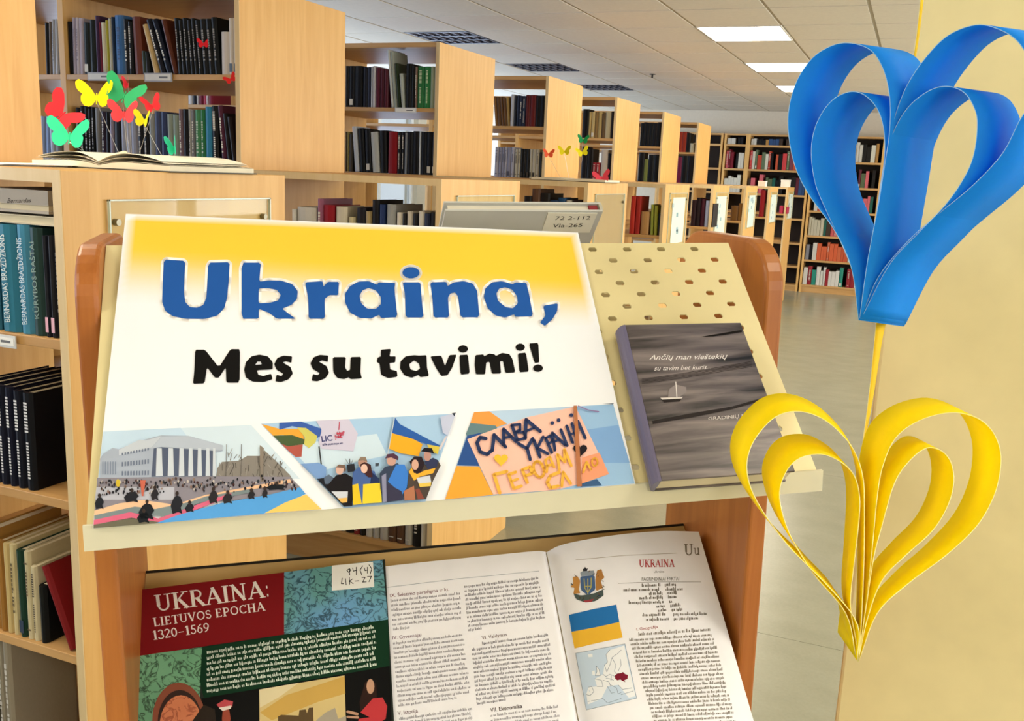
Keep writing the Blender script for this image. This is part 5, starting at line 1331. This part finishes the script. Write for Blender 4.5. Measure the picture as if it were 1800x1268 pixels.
def label_holder(px0, px1, y0_, y1_, Yf, lab, grey=False):
    a, b = onY((px0, y0_), Yf-.006), onY((px1, y1_), Yf-.006)
    x0_, x1_ = min(a[0], b[0]), max(a[0], b[0]); z0_, z1_ = min(a[2], b[2]), max(a[2], b[2])
    t = thing('shelf_label', ((x0_+x1_)/2, Yf-.004, z0_), lab, 'shelf label', 'shelf label holders')
    box('holder', (x0_, Yf-.005, z0_), (x1_, Yf-.0022, z1_), mat('#9a9aa0' if grey else '#d8dade', .3), t)
    box('label_card', (x0_+.005, Yf-.0058, z0_+.005), (x1_-.005, Yf-.005, z1_-.005), mat('#d8d6d0' if grey else '#f4f4f2', .5), t)
    L_ = x1_-x0_
    box('label_print', (x0_+L_*.55, Yf-.0061, z0_+(z1_-z0_)*.4), (x0_+L_*.85, Yf-.0058, z0_+(z1_-z0_)*.6), mat('#6a6a6e'), t)
label_holder(-30, 27, 584, 614, Y0, 'white label holder on the nearest shelf edge, far left')
label_holder(153, 197, 127, 142, Y1, 'grey label holder under the purple and olive books', True)
label_holder(253, 302, 128, 144, Y1, 'grey label holder under the leaning navy books', True)
label_holder(366, 418, 291, 303, Y1, 'white label holder below the leaning books by the end panel')
label_holder(694, 731, 189, 199, Y2, 'cream label holder on the second tall bookcase')
# white boxes at the far low bookcases
def carton(xa, xb, ya, yb, Yf, d, col, lab):
    a, b = onY((xa, yb), Yf), onY((xb, ya), Yf)
    t = thing('carton', ((a[0]+b[0])/2, Yf+d/2, a[2]), lab, 'box')
    box('box_body', (a[0], Yf, a[2]), (b[0], Yf+d, a[2]+(b[2]-a[2])*.86), mat(col), t)
    box('lid', (a[0]-.003, Yf-.003, a[2]+(b[2]-a[2])*.8), (b[0]+.003, Yf+d+.003, b[2]), mat(col), t)
def carton_on(xa, xb, h, Yf, z, d, col, lab):
    Xa, Xb = shelf_px_x(xa, Yf, z), shelf_px_x(xb, Yf, z)
    t = thing('carton', ((Xa+Xb)/2, Yf+d/2, z), lab, 'box')
    box('box_body', (Xa, Yf, z+.0005), (Xb, Yf+d, z+h*.85), mat(col), t)
    box('lid', (Xa-.003, Yf-.003, z+h*.8), (Xb+.003, Yf+d+.003, z+h), mat(col), t)
carton_on(1372, 1387, .09, Y0+7*DY+.1, H1, .12, '#f2f0e8', 'white box on top of the last low bookcase')
carton_on(1332, 1345, .06, Y6+.2, H1, .12, '#f0ece2', 'small white box on top of the seventh low bookcase')
# ------------------------------------------------------------------ books on the far wall bookcases
R9 = random.Random(21)
PAL = ['#b02a30', '#c84a3a', '#8a2030', '#24304c', '#3a5a8c', '#d8d4c8', '#c8c0a8', '#2a2624', '#4a3a30', '#2a6a5a', '#b88a4c', '#5c6a4c', '#8c8c94', '#1a1a20', '#d86a74', '#e0dccc', '#6a2a3a']
spec = {(0,): None}
fw_names = ['leftmost', 'narrow', 'middle', 'right', 'looped']
fplace = {1: 'narrow far case', 2: 'far case left of blue heart', 3: 'far case beside blue heart', 4: 'far case inside blue heart loop'}
N_BOOK = sum(1 for o in scene.objects if o.get('category') == 'book')
far_rest = MB(); far_list = []
for q in (1, 2, 3, 4):
    xa, xb, zs = far_units[q]
    for r_, z in enumerate(zs):
        n0 = proj((xa+.035, FY, z)); n1 = proj((xb-.035, FY, z))
        if q in (1, 2) and z < 1.3: continue       # hidden behind the low row
        x = xa+.04
        i = 0
        colrun = R9.choice(PAL)
        while x < xb-.075 and i < 26:
            w = R9.choice((.034, .042, .05, .058))
            if R9.random() < .55: colrun = R9.choice(PAL)
            if q == 3 and abs(z-.465) < .02 and .15 < (x-xa)/(xb-xa) < .62: colrun = R9.choice(['#d8643e', '#d06a44', '#c85a3a'])
            if q == 3 and abs(z-.81) < .02 and .35 < (x-xa)/(xb-xa) < .75: colrun = R9.choice(['#c85a5c', '#d06868', '#4aa06a', '#3a9088'])
            if q == 3 and abs(z-.11) < .02: colrun = R9.choice(['#2f8f7c', '#d8d8cc', '#c8d47c', '#a83038', '#1c1a1c', '#e0dcd4'])
            if q == 2 and abs(z-1.70) < .02: colrun = R9.choice(['#d8484a', '#c84a34', '#2a5a98', '#e0dcc8', '#6a7a5c', '#b8b0cc', '#c8583a', '#141418', '#8a4a5c'])
            if R9.random() < .1: x += w
            if x+w > xb-.04: break
            top = 2.16 if r_ == 0 else zs[r_-1]-.03
            hmax = min(.27, top-z-.02)
            if hmax < .06: break
            h = R9.uniform(.72, 1.)*hmax
            if r_ == 0 and q in (1, 2): h = min(h, .1); 
            c_ = proj((x+w/2, FY, z+h/2))
            if c_[0] < 1600:
                vis = (1252 < c_[0] < 1388 and c_[1] < 322) or (1398 < c_[0] < 1500 and c_[1] > 250+1.6*(c_[0]-1400)) or (1506 < c_[0] < 1548 and c_[1] < 420)
                far_list.append((0 if vis else 1, -h, (x+w/2, w, z, h, colrun, '%s book, %s from left on %s shelf of %s' % (cname(colrun), ORD[i], rown[r_], fplace[q]), R9.choice((None, None, 0, 1, 2)))))
            x += w*1.01; i += 1
far_list.sort(key=lambda q: (q[0], q[1]))
for vis, _, (xc, w, z, h, colr, lab, mk_) in far_list:
    if N_BOOK < 300 and vis == 0:
        place_book(xc, FY+.02, z+.0006, w*.95, .18, h, colr, 0., lab, 'books on the far wall', mk_, '#c8c4b8'); N_BOOK += 1
    else:
        far_rest.add(*box_vf((xc-w*.47, FY+.03, z+.0006), (xc+w*.47, FY+.2, z+h)), mat(deep(colr), .5, .2))
        far_rest.add(*box_vf((xc-w*.475, FY+.02, z+.0006), (xc+w*.475, FY+.03, z+h*.996)), mat(deep(colr), .5, .2))
if far_rest.v:
    tag(far_rest.build('far_books'), 'remaining small books on the far wall bookcases', 'books', kind='stuff')
print('BOOKS', N_BOOK, len(far_list))
# ================================================================== PAPER HEARTS
def paper(name, hexc, trans=.25):
    m = bpy.data.materials.new(name); m.use_nodes = True
    nt = m.node_tree; b = nt.nodes['Principled BSDF']
    b.inputs['Roughness'].default_value = .6; b.inputs['Specular IOR Level'].default_value = .25
    nz = nt.nodes.new('ShaderNodeTexNoise'); nz.inputs['Scale'].default_value = 180
    tc = nt.nodes.new('ShaderNodeTexCoord')
    mx = nt.nodes.new('ShaderNodeMix'); mx.data_type = 'RGBA'; mx.blend_type = 'MULTIPLY'; mx.inputs[0].default_value = .06; mx.inputs[6].default_value = lin(hexc)
    nt.links.new(tc.outputs['Object'], nz.inputs['Vector']); nt.links.new(nz.outputs[0], mx.inputs[7]); nt.links.new(mx.outputs[2], b.inputs['Base Color'])
    t = nt.nodes.new('ShaderNodeBsdfTranslucent'); t.inputs[0].default_value = lin(hexc)
    ms = nt.nodes.new('ShaderNodeMixShader'); ms.inputs[0].default_value = trans
    nt.links.new(b.outputs[0], ms.inputs[1]); nt.links.new(t.outputs[0], ms.inputs[2]); nt.links.new(ms.outputs[0], nt.nodes['Material Output'].inputs[0])
    return m
M_BLUE = paper('blue_paper', '#129cff', .32)
M_YEL = paper('yellow_paper', '#ffec08', .5)
M_RIB = paper('yellow_ribbon', '#f2cf28', .3)
EDGE = {'blue_paper': mat('#a4d2f6', .7), 'yellow_paper': mat('#fff2a0', .7), 'yellow_ribbon': mat('#fff2a0', .7)}
def strip(parent, name, pts, e_fn, depth_fn, dd, m, closed=False):
    """paper strip between the edge traced in the photo (at its own depth) and a second edge dd further along the line of sight"""
    P = catmull(pts, 5)
    V = []; n_ = len(P)
    for i, p_ in enumerate(P):
        t = i/(n_-1)
        d0 = depth_fn(p_[0], p_[1])
        e = e_fn(t)
        V += [at_depth(p_, d0), at_depth((p_[0]+e[0], p_[1]+e[1]), d0+dd)]
    # a third column in the middle gives the strip its slight cupping
    o = mk(name, V, [(2*i, 2*i+1, 2*i+3, 2*i+2) for i in range(n_-1)], m, parent, smooth=True)
    md = o.modifiers.new('paper', 'SOLIDIFY'); md.thickness = .0006; md.offset = 0
    o.data.materials.append(EDGE[m.name]); md.material_offset_rim = 1
    return o
bl_d = lambda x, y: .80-.00022*(x-1560)
bh = thing('paper_heart', at_depth((1545, 560), .80), 'blue paper heart of looped strips hanging in front of the pillar', 'decoration', 'hanging paper hearts')
eb = lambda t: (77, 11)
bl_lo = [(1509, 563), (1497, 473), (1468, 407), (1421, 341), (1395, 284), (1385, 213), (1397, 151), (1426, 104), (1463, 80), (1497, 76), (1530, 88), (1549, 114), (1560, 147), (1565, 189), (1563, 237), (1556, 284), (1544, 360), (1525, 459), (1511, 560)]
bl_li = [(1510, 562), (1502, 490), (1482, 435), (1454, 374), (1433, 322), (1426, 265), (1435, 218), (1459, 180), (1487, 163), (1511, 163), (1534, 180), (1549, 208), (1555, 246), (1553, 293), (1543, 362), (1525, 460), (1512, 560)]
bl_ri = [(1512, 562), (1526, 473), (1540, 379), (1554, 288), (1569, 235), (1596, 189), (1634, 159), (1667, 152), (1695, 163), (1712, 189), (1718, 218), (1712, 270), (1695, 312), (1662, 360), (1615, 409), (1563, 466), (1514, 560)]
bl_ro = [(1511, 562), (1527, 470), (1543, 375), (1556, 300), (1564, 250), (1575, 199), (1596, 147), (1629, 99), (1667, 62), (1714, 44), (1752, 50), (1788, 72), (1812, 112), (1818, 150), (1808, 185), (1790, 216), (1762, 270), (1710, 326), (1650, 376), (1596, 424), (1544, 487), (1512, 563)]
for L, off in ((bl_lo, -.002), (bl_li, -.001), (bl_ri, .001), (bl_ro, .002)):
    strip(bh, 'paper_strip', L, eb, lambda x, y, o=off: bl_d(x, y)+o, .028, M_BLUE)
strip(bh, 'hanging_ribbon', [(1618, 0), (1610, 70), (1600, 130), (1580, 200), (1563, 270)], lambda t: (5-3*t, 1), lambda x, y: .845, .002, M_RIB)
ra, rb = at_depth((1618, 0), .845), at_depth((1623, 1), .847)
rv = [ra, rb, np.array([rb[0], rb[1], Z_CEIL]), np.array([ra[0], ra[1], Z_CEIL])]
mk('hanging_ribbon', rv+[v+np.array([0, .0006, 0]) for v in rv], [(0, 1, 2, 3), (7, 6, 5, 4), (0, 4, 5, 1), (1, 5, 6, 2), (2, 6, 7, 3), (3, 7, 4, 0)], M_RIB, bh)
ye_d = lambda x, y: .725+.00008*(x-1520)
yh = thing('paper_heart', at_depth((1508, 1160), .72), 'yellow paper heart of looped strips hanging below the blue one', 'decoration', 'hanging paper hearts')
ye_lo = [(1473, 1112), (1474, 1052), (1430, 995), (1352, 917), (1301, 845), (1284, 794), (1293, 750), (1324, 711), (1357, 694), (1396, 695), (1435, 713), (1470, 745), (1490, 775), (1502, 812), (1506, 850), (1508, 940), (1506, 1050), (1503, 1125)]
ye_li = [(1482, 1100), (1462, 1030), (1402, 962), (1358, 893), (1340, 834), (1349, 794), (1374, 769), (1413, 764), (1446, 778), (1472, 802), (1485, 838), (1488, 880), (1484, 951), (1480, 1035), (1494, 1100), (1503, 1140)]
ye_ri = [(1506, 1140), (1510, 1050), (1516, 960), (1525, 900), (1541, 828), (1564, 789), (1590, 768), (1615, 773), (1632, 794), (1638, 828), (1631, 867), (1608, 912), (1566, 955), (1530, 1000), (1512, 1070), (1506, 1140)]
ye_ro = [(1505, 1150), (1508, 1050), (1510, 940), (1509, 860), (1512, 800), (1530, 746), (1569, 714), (1620, 700), (1662, 708), (1690, 730), (1706, 763), (1710, 800), (1702, 850), (1676, 905), (1628, 958), (1572, 1008), (1528, 1062), (1506, 1150)]
def wave(e0, e1, e2): return lambda t: tuple(np.array(e0)*(1-t)*(1-2*t)+np.array(e1)*4*t*(1-t)+np.array(e2)*t*(2*t-1))
strip(yh, 'paper_strip', ye_lo, wave((34, 50), (24, 31), (6, 38)), lambda x, y: ye_d(x, y)-.001, -.03, M_YEL)
strip(yh, 'paper_strip', ye_li, wave((22, 52), (30, 34), (5, 24)), lambda x, y: ye_d(x, y), -.03, M_YEL)
strip(yh, 'paper_strip', ye_ri, wave((2, 24), (40, 20), (2, 24)), lambda x, y: ye_d(x, y)+.001, -.03, M_YEL)
strip(yh, 'paper_strip', ye_ro, wave((3, 14), (53, 26), (3, 14)), lambda x, y: ye_d(x, y)+.002, -.03, M_YEL)
strip(yh, 'hanging_ribbon', [(1541, 556), (1537, 600), (1528, 690), (1519, 760), (1514, 800)], lambda t: (17*(1-t)**1.5+2, 1), lambda x, y: .835-.00038*(y-556), .003, M_RIB)

# ================================================================== BUTTERFLIES AND BOOKS ON TOP
WING = [(0, .06), (.1, .22), (.3, .5), (.6, .78), (.85, .88), (1, .74), (.98, .5), (.86, .3), (.66, .16), (.74, .02), (.72, -.22), (.58, -.42), (.36, -.46), (.18, -.34), (.06, -.12), (0, -.04)]
WINGC = chaikin(WING, 1)
def butterfly(px, size, col, Yp, roll, spread, lab, stem=None, group='paper butterflies', dz=0):
    """centre pixel, half-span in px, plane depth Y, roll in the picture, half opening angles of the two wings"""
    c = onY(px, Yp)
    s = size/F_PX*np.linalg.norm(c-C)
    t = thing('paper_butterfly', c, lab, 'butterfly', group)
    ax, ay = RC[0], -RC[1]                                  # wings face the reader of the open book
    ux = ax*math.cos(roll)+ay*math.sin(roll); uy = -ax*math.sin(roll)+ay*math.cos(roll); uz = np.cross(ux, uy)
    m = mat(col, .6, .2)
    for sg, op in ((-1, spread[0]), (1, spread[1])):
        V = [c+ux*sg*x*s*math.cos(op)+uz*x*s*math.sin(op)+uy*y*s for x, y in WINGC]
        n_ = len(V)
        th = uz*.0008
        Fc = [t_ for t_ in poly_tris(WINGC)[1]]
        mk('wing', V+[v-th for v in V], Fc+[tuple(i+n_ for i in f[::-1]) for f in Fc]+[(i, (i+1) % n_, n_+(i+1) % n_, n_+i) for i in range(n_)], m, t)
    V = [c+uy*s*y_+ux*s*.035*math.cos(a)+uz*s*.035*math.sin(a) for y_ in (-.3, .25) for a in [k*math.pi/3 for k in range(6)]]
    mk('body', V, [tuple(range(6)), tuple(range(6, 12))]+[(i, (i+1) % 6, 6+(i+1) % 6, 6+i) for i in range(6)], m, t)
    if stem is not None:
        b = np.array([shelf_px_x(stem[0], Yp+.02, H1+.018), Yp+.02, H1+.018])
        wire(t, 'wire', c-uy*s*.2, b)
    return t
def wire(parent, name, a, b, r=.0007, m=None, sag=0):
    a, b = np.array(a, float), np.array(b, float)
    d = (b-a)/np.linalg.norm(b-a)
    p = np.cross(d, [0, 1, .1]); p /= np.linalg.norm(p); q = np.cross(d, p)
    V = [P+p*r*math.cos(k*math.pi/2)+q*r*math.sin(k*math.pi/2) for P in (a, b) for k in range(4)]
    return mk(name, V, [(i, (i+1) % 4, 4+(i+1) % 4, 4+i) for i in range(4)]+[(3, 2, 1, 0), (4, 5, 6, 7)], m or mat('#b8b8bc', .3, .5, .6), parent)
# open book lying on the nearest low bookcase
def open_book(xs, Yc, half, depth, lab, loose=True, zt=H1):
    """xs: photo column of the gutter at that depth"""
    Xc = shelf_px_x(xs, Yc, zt)
    t = thing('open_book', (Xc, Yc, zt), lab, 'book', 'open books on the low bookcases')
    ang = math.radians(0)
    n_ = 10
    def surf(sg, lift, wd):
        V = []
        for i in range(n_+1):
            a = i/n_
            x = Xc+sg*a*wd; z = zt+lift+.012*math.sin(min(1, a*2.2)*math.pi/2)*(1-.55*a)
            V += [(x, Yc-depth/2, z), (x, Yc+depth/2, z)]
        return V
    for sg in (-1, 1):
        top = surf(sg, .008, half); bot = [(v[0], v[1], zt+.003) for v in top]; k = len(top)
        Fc = []
        for i in range(n_):
            a, b, c, d = 2*i, 2*i+1, 2*i+3, 2*i+2
            Fc += [(a, d, c, b), (a, k+a, k+d, d), (b, c, k+c, k+b)]
        Fc += [(2*n_, k+2*n_, k+2*n_+1, 2*n_+1)]
        mk('page_block', top+bot, Fc, mat('#ece4cc', .7), t)
        box('cover_board', (min(Xc, Xc+sg*(half+.006)), Yc-depth/2-.004, zt+.0004), (max(Xc, Xc+sg*(half+.006)), Yc+depth/2+.004, zt+.003), mat('#4a4436', .5), t)
        if loose:
            for q in range(3):
                V = surf(sg, .010+.0035*q, half*(.98-.04*q))
                for i in range(0, len(V), 2):
                    a = (i/2)/n_
                    for e in (0, 1): V[i+e] = (V[i+e][0], V[i+e][1], V[i+e][2]+.010*q*a*(1-a)*2)
                o = mk('loose_page', V, [(2*i, 2*i+2, 2*i+3, 2*i+1) for i in range(n_)], mat('#f4eedc', .6), t)
                md = o.modifiers.new('paper', 'SOLIDIFY'); md.thickness = .0003
    return t
ob = open_book(256, Y0+.42, .20, .28, 'old open book with yellowed pages under the large butterflies')
# a page corner standing up at the gutter
c0 = onY((172, 277), Y0+.44); c1 = onY((218, 265), Y0+.44); c2 = onY((250, 280), Y0+.44)
mk('raised_page', [c0, c2, c1, c0+[0, .002, 0], c2+[0, .002, 0], c1+[0, .002, 0]], [(0, 1, 2), (5, 4, 3), (0, 3, 4, 1), (1, 4, 5, 2), (2, 5, 3, 0)], mat('#f2ecd0', .6), ob)
# thin white slabs: blown-out light on the near board top, put in as colour
t = thing('top_glare', (-1.9, Y0+.3, H1), 'white slabs painting the light glare on the bookcase top at far left', 'paper')
for q in range(3):
    Xa, Xb = shelf_px_x(-120+15*q, Y0+.12, H1), shelf_px_x(12+8*q, Y0+.12, H1)
    box('sheet', (Xa, Y0+.06+.02*q, H1+.0005+.0016*q), (Xb, Y0+.36+.02*q, H1+.0018+.0016*q), M_GLARE, t)
YB = Y0+.40
BF = 'large paper butterflies above the open book'
butterfly((170, 173), 31, '#f8ec08', YB, -.02, (.35, .35), 'large yellow paper butterfly above the open book', (215, 283), BF)
butterfly((218, 170), 34, '#34b070', YB+.03, -.38, (.5, .25), 'large green paper butterfly right of the yellow one', (230, 284), BF)
butterfly((108, 203), 34, '#e8323c', YB-.03, -.85, (.3, .3), 'large red paper butterfly at the left above the teal one', (160, 282), BF)
butterfly((122, 242), 34, '#3ad8a0', YB-.05, -.10, (.45, .25), 'large turquoise paper butterfly low at the left', (170, 284), BF)
butterfly((218, 203), 26, '#f04850', YB+.01, -.05, (.55, .35), 'red paper butterfly just below the green one', (226, 284), BF)
butterfly((254, 214), 19, '#f4e020', YB+.02, -.15, (.6, .9), 'small yellow paper butterfly right of the red one', (292, 286), BF)
butterfly((268, 188), 20, '#e03038', YB+.04, .35, (1.0, .35), 'red paper butterfly seen edge-on at the upper right', (240, 284), BF)
butterfly((307, 263), 22, '#40d8b0', YB+.02, .1, (1.15, 1.15), 'turquoise paper butterfly half folded at the right', (306, 287), BF)
butterfly((225, 150), 14, '#e84858', YB+.06, .0, (1.2, 1.2), 'red folded paper butterfly seen on edge above the green one', (232, 284), BF)
butterfly((358, 78), 11, '#e81c2c', Y1+.010, .0, (.15, .15), 'tiny red paper butterfly stuck on the black books', None, 'red butterflies stuck to the shelf')
butterfly((406, 140), 11, '#d82020', Y1-.004, .5, (.15, .15), 'tiny red paper butterfly on the shelf edge by the end panel', None, 'red butterflies stuck to the shelf')
# second open book with small butterflies, on the third low bookcase
ob2 = open_book(1012, Y2+.34, .20, .26, 'small open book with white pages under the distant butterflies', False)
YC = Y2+.3
SF = 'small paper butterflies above the far open book'
butterfly((964, 272), 11, '#f0603c', YC, -.05, (.5, .3), 'small orange-red paper butterfly, leftmost above the distant book', (985, 310), SF)
butterfly((992, 267), 12, '#f0e010', YC, .0, (.3, .3), 'small yellow paper butterfly beside the orange-red one', (1000, 310), SF)
butterfly((1025, 247), 11, '#1c9a58', YC, -.1, (.3, .4), 'small green paper butterfly above the distant open book', (1015, 310), SF)
butterfly((1024, 269), 12, '#f4e81c', YC, .25, (.4, .3), 'small yellow paper butterfly under the small green one', (1018, 310), SF)
butterfly((1058, 314), 16, '#e8485a', YC-.05, .15, (.2, .4), 'small red paper butterfly lying at the book edge', None, SF)
